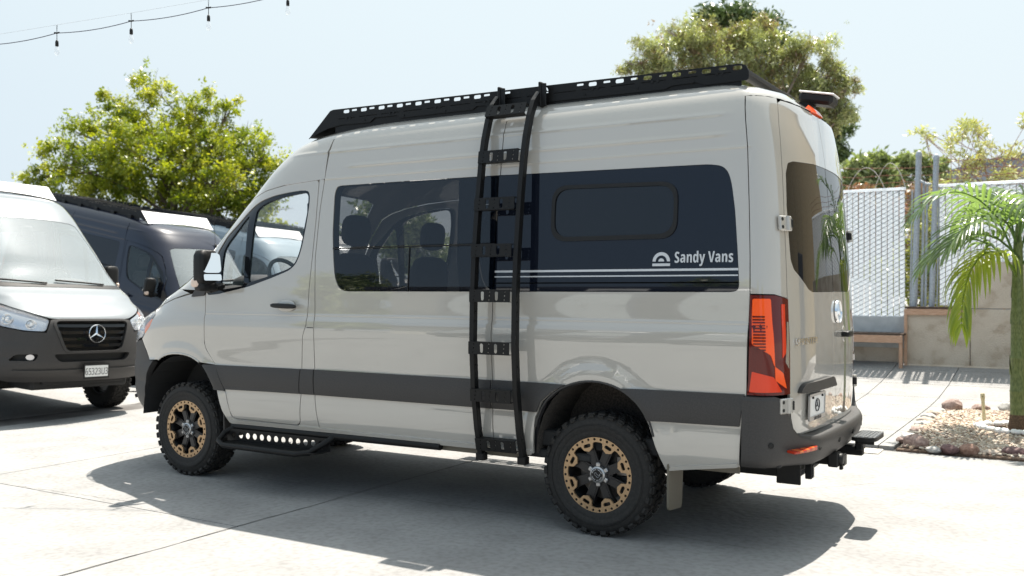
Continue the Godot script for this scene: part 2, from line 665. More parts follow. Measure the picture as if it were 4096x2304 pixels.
# a sheet of the body: outline and holes in the coordinates of map, raised by off, with a rim turned inwards
func sheet(poly: PackedVector2Array, holes: Array, map: Callable, du: float, dv: float, off := 0.0, rim := 0.016, extra := []) -> Shape:
	var S := Shape.new()
	if Shape.area(poly) < 0.0:
		poly = poly.duplicate()
		poly.reverse()
	var lo := poly[0]
	var hi := poly[0]
	for p in poly:
		lo = lo.min(p)
		hi = hi.max(p)
	var us := [lo.x - 1e-4]
	var vs := [lo.y - 1e-4]
	var nu := maxi(1, ceili((hi.x - lo.x) / du))
	var nv := maxi(1, ceili((hi.y - lo.y) / dv))
	for k in nu:
		us.append(lo.x + (hi.x - lo.x + 2e-4) * (k + 1) / nu - 1e-4)
	for k in nv:
		vs.append(lo.y + (hi.y - lo.y + 2e-4) * (k + 1) / nv - 1e-4)
	for h in holes:
		var c := Vector2.ZERO
		for p in h:
			c += p
		c /= h.size()
		us.append(c.x)
		vs.append(c.y)
	for q in extra:
		if q > lo.y and q < hi.y:
			vs.append(q)
	us.sort()
	vs.sort()
	var loops := [poly]
	loops.append_array(holes)
	var near := {}
	for lp in loops:
		for k in lp.size():
			var a: Vector2 = lp[k]
			var b: Vector2 = lp[(k + 1) % lp.size()]
			var cnt := ceili(maxf(absf(b.x - a.x) / du, absf(b.y - a.y) / dv) * 5.0) + 1
			for s in cnt + 1:
				var p := a.lerp(b, float(s) / cnt)
				var i := us.bsearch(p.x) - 1
				var j := vs.bsearch(p.y) - 1
				for di in [-1, 0, 1]:
					for dj in [-1, 0, 1]:
						near[Vector2i(i + di, j + dj)] = true
	var memo := {}
	var pt := func(q: Vector2) -> Array:
		var key := Vector2i(roundi(q.x * 20000.0), roundi(q.y * 20000.0))
		if not memo.has(key):
			var P: Vector3 = map.call(q.x, q.y)
			var N := nrm(P)
			memo[key] = [P + N * off, N]
		return memo[key]
	for i in us.size() - 1:
		if us[i + 1] - us[i] < 1e-7:
			continue
		for j in vs.size() - 1:
			if vs[j + 1] - vs[j] < 1e-7:
				continue
			var r := rect(us[i], vs[j], us[i + 1], vs[j + 1])
			var parts: Array[PackedVector2Array] = []
			if near.has(Vector2i(i, j)):
				parts = Geometry2D.intersect_polygons(poly, r)
				for h in holes:
					var next: Array[PackedVector2Array] = []
					for p in parts:
						next.append_array(Geometry2D.clip_polygons(p, h))
					parts = next
			else:
				var c := Vector2((us[i] + us[i + 1]) / 2.0, (vs[j] + vs[j + 1]) / 2.0)
				if not Geometry2D.is_point_in_polygon(c, poly):
					continue
				var inside := false
				for h in holes:
					if Geometry2D.is_point_in_polygon(c, h):
						inside = true
				if inside:
					continue
				parts = [r]
			for p in parts:
				if p.size() < 3 or absf(Shape.area(p)) < 1e-9:
					continue
				var ids := PackedInt32Array([0, 1, 2, 0, 2, 3]) if p.size() == 4 and parts.size() == 1 and not near.has(Vector2i(i, j)) else Geometry2D.triangulate_polygon(p)
				for k in range(0, ids.size(), 3):
					var A: Array = pt.call(p[ids[k]])
					var B: Array = pt.call(p[ids[k + 1]])
					var C: Array = pt.call(p[ids[k + 2]])
					S.tri(A[0], B[0], C[0], A[1], B[1], C[1])
	if rim != 0.0:
		for li in loops.size():
			var lp: PackedVector2Array = loops[li]
			var s := 1.0 if Shape.area(lp) > 0.0 else -1.0
			if li > 0:
				s = -s
			for k in lp.size():
				var a := lp[k]
				var b := lp[(k + 1) % lp.size()]
				if a.distance_to(b) < 1e-6:
					continue
				var cnt := ceili(maxf(absf(b.x - a.x) / du, absf(b.y - a.y) / dv))
				var o := Vector2(b.y - a.y, a.x - b.x).normalized() * s
				var half := (a + b) / 2.0
				if li > 0 and not Geometry2D.is_point_in_polygon(half, poly):
					continue
				var gone := false
				if li == 0:
					for h in holes:
						if Geometry2D.is_point_in_polygon(half, h):
							gone = true
				if gone:
					continue
				for q in maxi(cnt, 1):
					var p0 := a.lerp(b, float(q) / cnt)
					var p1 := a.lerp(b, float(q + 1) / cnt)
					var A: Array = pt.call(p0)
					var B: Array = pt.call(p1)
					var mid := (p0 + p1) / 2.0
					var out: Vector3 = map.call(mid.x + o.x * 0.002, mid.y + o.y * 0.002) - map.call(mid.x, mid.y)
					out = (out - A[1] * out.dot(A[1])).normalized()
					S.quad(A[0], B[0], B[0] - B[1] * rim, A[0] - A[1] * rim, out)
	return S


# ---------------------------------------------------------------- outlines of the van's side, x along the van (front negative), y up
const DOOR := [-2.268, 2.299, -2.276, 1.994, -2.293, 1.729, -2.312, 1.465, -2.322, 1.237, -2.356, 1.16, -2.376, .92, -2.388, .704, -2.402, .525, -2.43, .502, -3.075, .505, -3.11, .52, -3.161, .705, -3.273, .907, -3.373, 1.026, -3.392, 1.079, -3.387, 1.161, -3.395, 1.45, -3.36, 1.80, -3.24, 1.98, -3.09, 2.15, -2.99, 2.203, -2.834, 2.247, -2.62, 2.276]
const TRIM := [-2.366, 2.225, -2.348, 2.193, -2.346, 2.121, -2.364, 1.979, -2.394, 1.82, -2.424, 1.731, -2.456, 1.678, -2.513, 1.639, -2.682, 1.586, -2.931, 1.518, -3.251, 1.462, -3.384, 1.452, -3.325, 1.79, -3.241, 1.917, -3.118, 2.008, -3.017, 2.093, -2.938, 2.146, -2.854, 2.179, -2.716, 2.208, -2.549, 2.226, -2.415, 2.234]
const PANE := [-2.905, 2.105, -2.85, 2.139, -2.757, 2.170, -2.616, 2.194, -2.414, 2.214, -2.383, 2.208, -2.366, 2.185, -2.366, 2.087, -2.391, 1.945, -2.417, 1.803, -2.447, 1.723, -2.48, 1.679, -2.538, 1.648, -2.683, 1.609, -2.935, 1.548, -2.925, 1.78, -2.915, 1.98]
const QUARTER := [-2.985, 2.07, -2.985, 1.83, -2.985, 1.525, -3.235, 1.495, -3.242, 1.80, -3.207, 1.858, -3.097, 1.969, -3.02, 2.05]
const SAIL := [-3.56, 1.437, -3.40, 1.449, -3.37, 1.62, -3.43, 1.60]
const BIGWIN := [-2.075, 2.247, -2.098, 2.228, -2.110, 2.18, -2.107, 1.901, -2.090, 1.726, -2.070, 1.596, -2.038, 1.526, -2.00, 1.495, -1.95, 1.485, .86, 1.486, .885, 1.497, .895, 1.52, .881, 1.718, .861, 1.949, .838, 2.098, .817, 2.165, .78, 2.203, .70, 2.217, -.301, 2.232, -.712, 2.240, -1.411, 2.246]
const PILLAR := [-2.262, 2.303, -2.27, 1.994, -2.287, 1.729, -2.306, 1.465, -2.316, 1.237, -2.35, 1.16, -2.37, .92, -2.382, .704, -2.396, .525, -2.425, .496, -3.078, .499, -3.116, .516, -3.167, .707, -3.255, .73, -3.20, .56, -3.15, .462, -2.217, .468, -2.249, .712, -2.250, .925, -2.245, 1.226, -2.254, 1.538, -2.264, 1.729, -2.242, 2.081, -2.216, 2.301]
const MIDDLE := [-2.210, 2.303, -2.236, 2.081, -2.258, 1.729, -2.248, 1.538, -2.239, 1.226, -2.244, .925, -2.243, .712, -2.211, .468, -.722, .472, -.728, .914, -.727, 1.435, -.703, 2.304, -.70, 2.6, -2.18, 2.6]
const REARSIDE := [-.694, 2.6, -.697, 2.304, -.721, 1.435, -.722, .914, -.716, .472, -.425, .472, -.41, .60, -.399, .703, -.348, .804, -.27, .870, -.19, .914, -.10, .938, 0.0, .947, .09, .942, .18, .908, .24, .872, .291, .833, .335, .775, .366, .706, .40, .60, .455, .455, .89, .512, .905, .74, .935, .92, .953, 1.466, .949, 1.692, .938, 1.967, .920, 2.293, .911, 2.38, .902, 2.45, .893, 2.53, .885, 2.6]


func sub(a: PackedVector2Array, x0: float, y0: float, x1: float, y1: float) -> PackedVector2Array:
	return Geometry2D.intersect_polygons(a, rect(x0, y0, x1, y1))[0]


func keep(key: String, S: Shape, both := true) -> void:
	cache[key] = S.mesh()
	if both:
		cache[key + "'"] = S.mirrored().mesh()


func star(S: Shape, r: float, t := Transform3D(), ring := 0.09) -> void:
	S.lathe(pv([r * (1 - ring), -r * .05, r * (1 - ring), r * .1, r * (1 - ring / 2), r * .16, r, r * .1, r, -r * .05]), 40, t)
	for k in 3:
		var a := PI / 2 + TAU * k / 3
		var d := Vector3(cos(a), sin(a), 0)
		var s := Vector3(-sin(a), cos(a), 0)
		var tip := d * r * .93
		var up := Vector3(0, 0, r * .16)
		for q in [-1.0, 1.0]:
			var base: Vector3 = (d * .12 + s * q * .2).normalized() * r * .155
			S.flat(t * up, t * (tip + up * .3), t * (tip + s * q * r * .012), t * base, t.basis * (Vector3(0, 0, 1) + s * q * .6))


func tag_text(s: String, height: float, bold := true, depth := .004, font := "Droid Sans") -> TextMesh:
	var f := SystemFont.new()
	f.font_names = PackedStringArray([font])
	f.font_weight = 700 if bold else 400
	var t := TextMesh.new()
	t.text = s
	t.font = f
	t.font_size = 64
	t.pixel_size = height / 46.0
	t.depth = depth
	t.curve_step = 2.0
	return t


func add_text(S: Shape, tm: TextMesh, t: Transform3D) -> void:
	var a := tm.get_mesh_arrays()
	var v: PackedVector3Array = a[Mesh.ARRAY_VERTEX]
	var n: PackedVector3Array = a[Mesh.ARRAY_NORMAL]
	var ix: PackedInt32Array = a[Mesh.ARRAY_INDEX] if a[Mesh.ARRAY_INDEX] != null else PackedInt32Array(range(v.size()))
	for k in range(0, ix.size(), 3):
		S.tri(t * v[ix[k]], t * v[ix[k + 1]], t * v[ix[k + 2]], t.basis * n[ix[k]], t.basis * n[ix[k + 1]], t.basis * n[ix[k + 2]])


func loaf(size: Vector3, pw := 4.0, nu := 16, nv := 10) -> Array:
	# a rounded box as rows of points
	var rows := []
	for i in nv + 1:
		var b := -PI / 2 + PI * i / nv
		var row := PackedVector3Array()
		for j in nu + 1:
			var a := TAU * j / nu
			var c := Vector3(cos(b) * cos(a), sin(b), cos(b) * sin(a))
			var k := pow(pow(absf(c.x), pw) + pow(absf(c.y), pw) + pow(absf(c.z), pw), -1.0 / pw)
			row.append(c * k * size / 2.0)
		rows.append(row)
	return rows


func put_loaf(S: Shape, size: Vector3, t: Transform3D, pw := 4.0, nu := 20, nv := 12) -> void:
	var T := Shape.new()
	T.grid(loaf(size, pw, nu, nv), true, true)
	for k in T.n.size():
		if T.n[k].dot(T.v[k] / size) < 0.0:
			T.n[k] = -T.n[k]
	S.add(T, t)


func build_van_meshes() -> void:
	var side := d_side
	var nose := d_nose
	var cab := d_cab
	var tail := d_tail
	var door := fillet(pv(DOOR), .03)
	var trim := fillet(pv(TRIM), .03)
	var pane := fillet(pv(PANE), .03)
	var quarter := fillet(pv(QUARTER), .03)
	var big := fillet(pv(BIGWIN), .04)
	var press := []
	for q in [[2.505, .013], [2.385, .012], [2.303, .006], [1.312, .006], [1.29, .02]]:
		for k in range(-4, 5):
			press.append(q[0] + q[1] * k * .5)
	keep("door", sheet(door, [trim], side, .05, .04, 0.0, .016, press))
	keep("trim", sheet(shrink(trim, .002), [pane, quarter], side, .05, .05, -.006, .02))
	keep("pane", sheet(pane, [], side, .08, .08, -.014, 0.0))
	keep("quarter_pane", sheet(quarter, [], side, .08, .08, -.014, 0.0))
	keep("sail", sheet(fillet(pv(SAIL), .02), [], side, .05, .05, .010, .02))
	keep("pillar", sheet(fillet(pv(PILLAR), .012), [], side, .05, .04, 0.0, .016, press))
	keep("middle", sheet(pv(MIDDLE), [sub(big, -2.3, 1, -.66, 3)], side, .06, .03, 0.0, .016, press))
	keep("rearside", sheet(pv(REARSIDE), [sub(big, -.78, 1, 1, 3)], side, .05, .03, 0.0, .016, press))
	# the two sheets share the window opening: cut it right up to the seam
	keep("glass_upper", sheet(shrink(sub(big, -2.3, 1.799, -.722, 3), .003), [], side, .12, .06, -.004, .006))
	keep("glass_lower", sheet(shrink(sub(big, -2.3, 1, -1.413, 1.787), .003), [], side, .12, .06, -.004, .006))
	keep("glass_lower2", sheet(shrink(sub(big, -1.405, 1, -.722, 1.787), .002), [], side, .12, .06, -.004, .006))
	keep("bar", sheet(sub(big, -2.3, 1.788, -.722, 1.798), [], side, .15, .02, .002, .012))
	keep("bar2", sheet(sub(big, -1.412, 1, -1.406, 1.786), [], side, .05, .1, .002, .012))
	var inset := fillet(pv([-.311, 1.797, -.311, 2.147, .520, 2.130, .520, 1.797]), .11, 8)
	var hole := fillet(pv([-.288, 1.824, -.288, 2.124, .497, 2.108, .497, 1.824]), .10, 8)
	keep("rear_panel", sheet(shrink(sub(big, -.716, 1.5425, 1, 3), .002), [inset], side, .08, .05, -.003, .01))
	keep("rear_panel2", sheet(shrink(sub(big, -.716, 1, 1, 1.5385), .002), [], side, .12, .05, -.003, .01))
	keep("inset_frame", sheet(inset, [hole], side, .08, .05, .006, .02))
	keep("inset_pane", sheet(hole, [], side, .12, .08, -.003, 0.0))
	# silver lines, emblem and name on the black panel
	keep("line", sheet(rect(-.714, 1.608, .886, 1.621), [], side, .15, .02, .0, .0015), false)
	keep("line2", sheet(rect(-.714, 1.577, .886, 1.5845), [], side, .15, .02, .0, .0015), false)
	var E := Shape.new()
	var arch := PackedVector2Array()
	for k in 21:
		arch.append(Vector2(.427 + .054 * cos(PI * k / 20), 1.664 + .054 * sin(PI * k / 20)))
	for k in 21:
		arch.append(Vector2(.427 + .035 * cos(PI * (20 - k) / 20), 1.664 + .035 * sin(PI * (20 - k) / 20)))
	E.add(sheet(arch, [], side, .05, .05, 0.0, .0015))
	var dome := PackedVector2Array()
	for k in 13:
		dome.append(Vector2(.427 + .018 * cos(PI * k / 12), 1.664 + .018 * sin(PI * k / 12)))
	E.add(sheet(dome, [], side, .05, .05, 0.0, .0015))
	E.add(sheet(rect(.372, 1.637, .482, 1.652), [], side, .05, .05, 0.0, .0015))
	keep("sun_emblem", E, false)
	# dark lower cladding in pieces
	keep("clad_door", sheet(pv([-3.268, .909, -3.165, .724, -2.394, .735, -2.381, .915]), [], side, .06, .04, .012, .014))
	keep("clad_pillar", sheet(pv([-2.374, .915, -2.387, .735, -2.247, .737, -2.252, .918]), [], side, .06, .04, .012, .014))
	keep("clad_middle", sheet(rect(-2.241, .737, -.731, .918), [], side, .10, .04, .012, .014))
	keep("clad_arch", sheet(pv([-.722, .918, -.722, .738, -.385, .738, -.352, .804, -.274, .870, -.185, .917]), [], side, .06, .04, .012, .014))
	keep("clad_rear", sheet(pv([.175, .913, .244, .872, .295, .833, .338, .775, .356, .736, .898, .742, .928, .920]), [], side, .06, .04, .012, .014))
	# front wing, in the coordinates of the nose
	var archf := []
	for k in 31:
		var a := PI * k / 30.0
		archf.append_array([-3.70 + .45 * signf(cos(a)) * pow(absf(cos(a)), .85), .50 + .485 * pow(sin(a), .9)])
	var af := pv(archf)
	var wing := pv([-3.279, .912])
	for p in af:
		if p.y > .915:
			wing.append(p)
	wing.append_array(pv([-4.09, .918, -4.215, 1.085, -4.08, 1.195, -4.035, 1.285, -4.10, 1.328, -3.99, 1.366, -3.79, 1.419, -3.60, 1.455, -3.47, 1.475, -3.402, 1.48, -3.393, 1.161, -3.398, 1.079, -3.379, 1.026]))
	keep("wing", sheet(to_polar(wing, -3.3, -1.0), [], nose, .05, .03))
	var low := pv([-3.285, .907, -3.262, .907, -3.172, .712, -3.262, .73])
	var lowp := pv([])
	for p in af:
		if p.x > -3.5 and p.y > .70 and p.y < .905:
			lowp.append(p)
	lowp.reverse()
	low = pv([-3.276, .909, -3.172, .712, -3.258, .715])
	lowp.reverse()
	for p in lowp:
		low.append(p)
	low.append(Vector2(-3.40, .909))
	var lip := PackedVector3Array()
	for p in af:
		if p.y > .915:
			var P := d_side(p.x, p.y)
			lip.append(P + nrm(P) * .001)
	var lipS := Shape.new()
	lipS.tube(lip, .008, 8)
	keep("arch_lip", lipS)
	var lip2 := PackedVector3Array()
	for k in 25:
		var t := PI * (.06 + .88 * k / 24.0)
		var P := d_side(.40 * cos(t), .56 + .387 * pow(sin(t), .9))
		lip2.append(P + nrm(P) * .001)
	var lipR := Shape.new()
	lipR.tube(lip2, .007, 8)
	keep("arch_lip2", lipR)
	keep("sill_rail", sheet(fillet(rect(-3.13, .464, -.435, .497), .01, 3), [], side, .12, .011, .012, .03))
	keep("sill_rail2", sheet(fillet(pv([.47, .452, .885, .512, .885, .535, .48, .475]), .008, 3), [], side, .12, .011, .010, .03))
	var wl := Shape.new()
	for q in [[-3.05, -.5, .447], [.5, .88, .49]]:
		wl.cube(Vector3((q[0] + q[1]) / 2, q[2], .925), Vector3(q[1] - q[0], .05, .012), .003)
	keep("weld_seam", wl)
	keep("clad_wing", sheet(low, [], side, .05, .03, .004, .016))
	# bonnet
	var b := pv([-1.268, 1.468, -1.094, 1.426, -.92, 1.373, -.75, 1.318, -.55, 1.245, -.36, 1.170, -.30, 1.162, .30, 1.162, .36, 1.170, .55, 1.245, .75, 1.318, .92, 1.373, 1.094, 1.426, 1.268, 1.468, 1.15, 1.498, .8, 1.506, 0.0, 1.51, -.8, 1.506, -1.15, 1.498])
	keep("bonnet", sheet(b, [], nose, .05, .012), false)
	# headlight outline
	var hl := fillet(pv([.365, 1.155, .395, 1.02, .55, 1.03, .70, 1.065, .80, 1.10, .895, 1.20, .905, 1.29, .86, 1.318, .75, 1.308, .55, 1.237]), .03)
	keep("headlamp_lens", sheet(shrink(hl, .004), [], nose, .05, .03, .002, .006))
	keep("headlamp_bowl", sheet(shrink(hl, .006), [], nose, .06, .04, -.05, -.04))
	var lu := Shape.new()
	for q in [[.50, 1.10, .055], [.68, 1.155, .058]]:
		var P := d_nose(q[0], q[1])
		var N := nrm(P)
		N = Vector3(N.x, N.y * .2, N.z * .7).normalized()
		var X := Vector3.UP.cross(N).normalized()
		var T := Transform3D(Basis(X, N.cross(X), N), P - N * .03)
		lu.lathe(pv([q[2], .012, q[2] * .92, .014, q[2] * .8, .0, q[2] * .45, -.02, q[2] * .40, .0, q[2] * .25, .012, 0.0, .015]), 24, T)
	keep("lamp_units", lu)
	keep("amber", sheet(fillet(pv([.80, 1.125, .872, 1.19, .885, 1.25, .845, 1.265, .79, 1.19]), .02), [], nose, .05, .03, -.02, .01))
	# fascia: dark bumper with openings
	var ab := -.2
	var fas := pv([0.0, .455, .3, .455, .66, .46, .80, .50])
	var tip := to_polar(pv([-4.148, .60, -4.15, .70, -4.118, .80, -4.06, .88, -4.03, .912, -4.09, .912, -4.222, 1.078]), -3.3, -1.0)
	for p in tip:
		fas.append(p)
	fas.append_array(pv([.70, 1.058, .55, 1.022, .39, 1.012, .36, 1.15, .33, 1.158, 0.0, 1.158]))
	var left := fas.duplicate()
	for k in range(fas.size() - 2, 0, -1):
		left.append(Vector2(-fas[k].x, fas[k].y))
	var grille := fillet(pv([-.335, 1.145, -.24, .80, .24, .80, .335, 1.145]), .06, 6)
	var intake := fillet(pv([-.34, .775, -.29, .685, .29, .685, .34, .775]), .04)
	var fogs := []
	for s in [-1.0, 1.0]:
		fogs.append(fillet(pv([s * .44, .78, s * .60, .77, s * .66, .70, s * .46, .70]), .03))
	keep("fascia", sheet(left, [grille, intake, fogs[0], fogs[1]], nose, .05, .03, 0.0, .05), false)
	keep("grille_ring", sheet(Geometry2D.offset_polygon(grille, .018)[0], [shrink(grille, .004)], nose, .05, .05, .008, .05), false)
	var holes := [grille, intake, fogs[0], fogs[1]]
	for k in 4:
		keep("back%d" % k, sheet(Geometry2D.offset_polygon(holes[k], .02)[0], [], nose, .1, .1, -.07 if k < 2 else -.05, 0.0), false)
	for k in 4:
		var y := 1.095 - k * .075
		var hw := lerpf(.33, .245, k / 3.6)
		keep("slat%d" % k, sheet(rect(-hw, y - .022, hw, y + .012), [], nose, .06, .02, -.012 - .0, .03), false)
	keep("fog", sheet(disc(Vector2(.50, .74), .03, 16), [], nose, .05, .05, -.015, .02))
	var fb := Shape.new()
	fb.add(sheet(pv([-.62, .575, .62, .575, .62, .60, .0, .605, -.62, .60]), [], nose, .06, .02, .02, .03))
	keep("lip", fb, false)
	# cab roof with pillars round the windscreen
	var scr := to_polar_zy(pv([-.86, 1.505, -.80, 1.80, -.735, 2.12, -.69, 2.285, -.60, 2.318, -.3, 2.338, 0.0, 2.345, .3, 2.338, .60, 2.318, .69, 2.285, .735, 2.12, .80, 1.80, .86, 1.505]), -2.0)
	var half := to_polar(pv([-2.187, 2.6, -2.208, 2.507, -2.213, 2.305, -2.62, 2.282, -2.834, 2.253, -2.995, 2.209, -3.098, 2.155, -3.248, 1.985, -3.368, 1.80, -3.402, 1.49]), -2.0, -1.0)
	var capo := PackedVector2Array()
	for p in half:
		capo.append(p)
	var rs := scr.duplicate()
	rs.reverse()
	for p in rs:
		capo.append(p)
	for k in range(half.size() - 1, -1, -1):
		capo.append(Vector2(-half[k].x, half[k].y))
	for k in range(1, 24):
		var t := float(k) / 24.0
		capo.append(Vector2(lerpf(-half[0].x, half[0].x, t), 2.6))
	keep("cab_roof", sheet(capo, [], cab, .05, .025, 0.0, .016, press), false)
	keep("screen", sheet(shrink(scr, .004), [], cab, .05, .05, -.004, .01), false)
	var cowl := Shape.new()
	cowl.add(sheet(to_polar_zy(pv([-.88, 1.50, -.84, 1.545, 0.0, 1.545, .84, 1.545, .88, 1.50, 0.0, 1.508]), -2.0), [], cab, .06, .03, .004, .02))
	keep("cowl", cowl, false)
	# roof above the shoulders
	var ro := PackedVector2Array()
	var rx0 := front(0.0, 2.6) + .0002
	for k in range(1, 48):
		var x := lerpf(rx0, 1.0797, .5 - .5 * cos(PI * k / 48.0))
		ro.append(Vector2(x, wide(x, 2.6)))
	for k in range(47, 0, -1):
		var x := lerpf(rx0, 1.0797, .5 - .5 * cos(PI * k / 48.0))
		ro.append(Vector2(x, -wide(x, 2.6)))
	keep("roof", sheet(ro, [], d_top, .08, .03, 0.0, 0.0), false)
	# tail: corner sheets, doors, lamps
	var cr := to_polar(pv([.958, 1.478, .954, 1.692, .943, 1.967, .925, 2.293, .916, 2.38, .907, 2.45, .898, 2.53, .890, 2.6]), .4, 1.0)
	var edge := pv([.838, 2.6, .852, 2.447, .856, 2.2, .860, 1.915, .858, 1.65, .857, 1.452, .94, 1.475])
	var co := cr.duplicate()
	co.append_array(edge)
	keep("corner", sheet(co, [], tail, .03, .04, 0.0, .016, press))
	var lampo := to_polar(pv([.958, 1.471, .958, 1.2, .95, 1.0, .941, .918]), .4, 1.0)
	lampo.append_array(pv([.848, .918, .851, 1.1, .855, 1.446, .938, 1.468]))
	keep("tail_lens", sheet(lampo, [], tail, .03, .04, .006, .03))
	var ldoor := pv([.004, 2.595, .4, 2.595, .80, 2.592, .834, 2.575, .847, 2.447, .851, 2.2, .855, 1.915, .853, 1.65, .852, 1.44, .846, 1.0, .842, .88, .83, .78, .80, .69, .77, .680, .3, .674, .004, .672])
	var rwin := fillet(pv([.004, 2.262, .374, 2.258, .74, 2.238, .80, 2.222, .825, 2.16, .834, 1.973, .826, 1.788, .817, 1.668, .79, 1.613, .619, 1.500, .56, 1.485, .004, 1.485]), .012)
	var rwh := fillet(pv([-.05, 2.262, .374, 2.258, .74, 2.238, .80, 2.222, .825, 2.16, .834, 1.973, .826, 1.788, .817, 1.668, .79, 1.613, .619, 1.500, .56, 1.485, -.05, 1.485]), .012)
	var dpoly := Geometry2D.clip_polygons(ldoor, rwh)
	var dd := Shape.new()
	for p in dpoly:
		dd.add(sheet(p, [], tail, .04, .03))
	keep("rear_door", dd)
	keep("rear_pane", sheet(shrink(rwin, .002), [], tail, .06, .06, -.003, .01))
	keep("brow", sheet(fillet(pv([.10, .909, .79, .914, .74, .968, .20, .972]), .03), [], tail, .05, .03, .028, .03), false)
	keep("red_strip", sheet(pv([-.19, 2.602, .19, 2.602, .17, 2.645, -.17, 2.645]), [], tail, .05, .02, .012, .02), false)
	# pieces inside the tail lamp
	keep("lamp_bright", sheet(fillet(pv([1.045, 1.45, .965, 1.45, .945, 1.0, .875, .95, .90, 1.04, .952, 1.08, .97, 1.14, 1.052, 1.20]), .01), [], tail, .03, .04, .0085, .004))
	keep("lamp_bright2", sheet(fillet(pv([.905, 1.42, .882, 1.42, .882, 1.15, .905, 1.12]), .006), [], tail, .03, .04, .0085, .004))
	keep("lamp_dull", sheet(fillet(pv([1.06, .935, 1.05, 1.05, .955, 1.02, .905, .935]), .006), [], tail, .03, .04, .0085, .004))
	keep("lamp_white", sheet(fillet(pv([.872, 1.32, .86, 1.32, .86, 1.06, .885, 1.10]), .006), [], tail, .03, .04, .009, .004))
	var rib := Shape.new()
	for k in 12:
		rib.add(sheet(rect(.995, 1.165 + k * .0165, 1.045, 1.173 + k * .0165), [], tail, .03, .04, .0115, .004))
	keep("lamp_ribs", rib)
	# rear bumper, swept round the tail
	var rows := []
	for i in 12:
		rows.append(PackedVector3Array())
	for k in 61:
		var phi := lerpf(-1.092, 1.092, k / 60.0)
		var f := 1.0 - smoothstep(.62, .90, absf(phi))
		var top := lerpf(.912 if absf(phi) > .93 else lerpf(.70, .912, smoothstep(.80, .93, absf(phi))), .672, f)
		var prof := [Vector2(top, -.03), Vector2(top, .004), Vector2(top - .004, lerpf(.012, .05, f)), Vector2(top - .012, lerpf(.016, .068, f)), Vector2(top - .03, lerpf(.017, .076, f)), Vector2(lerpf(.70, .615, f), lerpf(.018, .078, f)), Vector2(.60, lerpf(.02, .075, f)), Vector2(.56, lerpf(.02, .07, f)), Vector2(lerpf(.53, .52, f), lerpf(.018, .062, f)), Vector2(lerpf(.515, .495, f), lerpf(.0, .04, f)), Vector2(lerpf(.512, .488, f), lerpf(-.03, -.0, f)), Vector2(lerpf(.515, .49, f), -.06)]
		for i in 12:
			var P := polar(.4, 1.0, phi, prof[i].x)
			var N := nrm(P)
			N.y = 0
			rows[i].append(P + N.normalized() * prof[i].y)
	var bp := Shape.new()
	bp.grid(rows)
	keep("rear_bumper", bp, false)
	build_fittings()


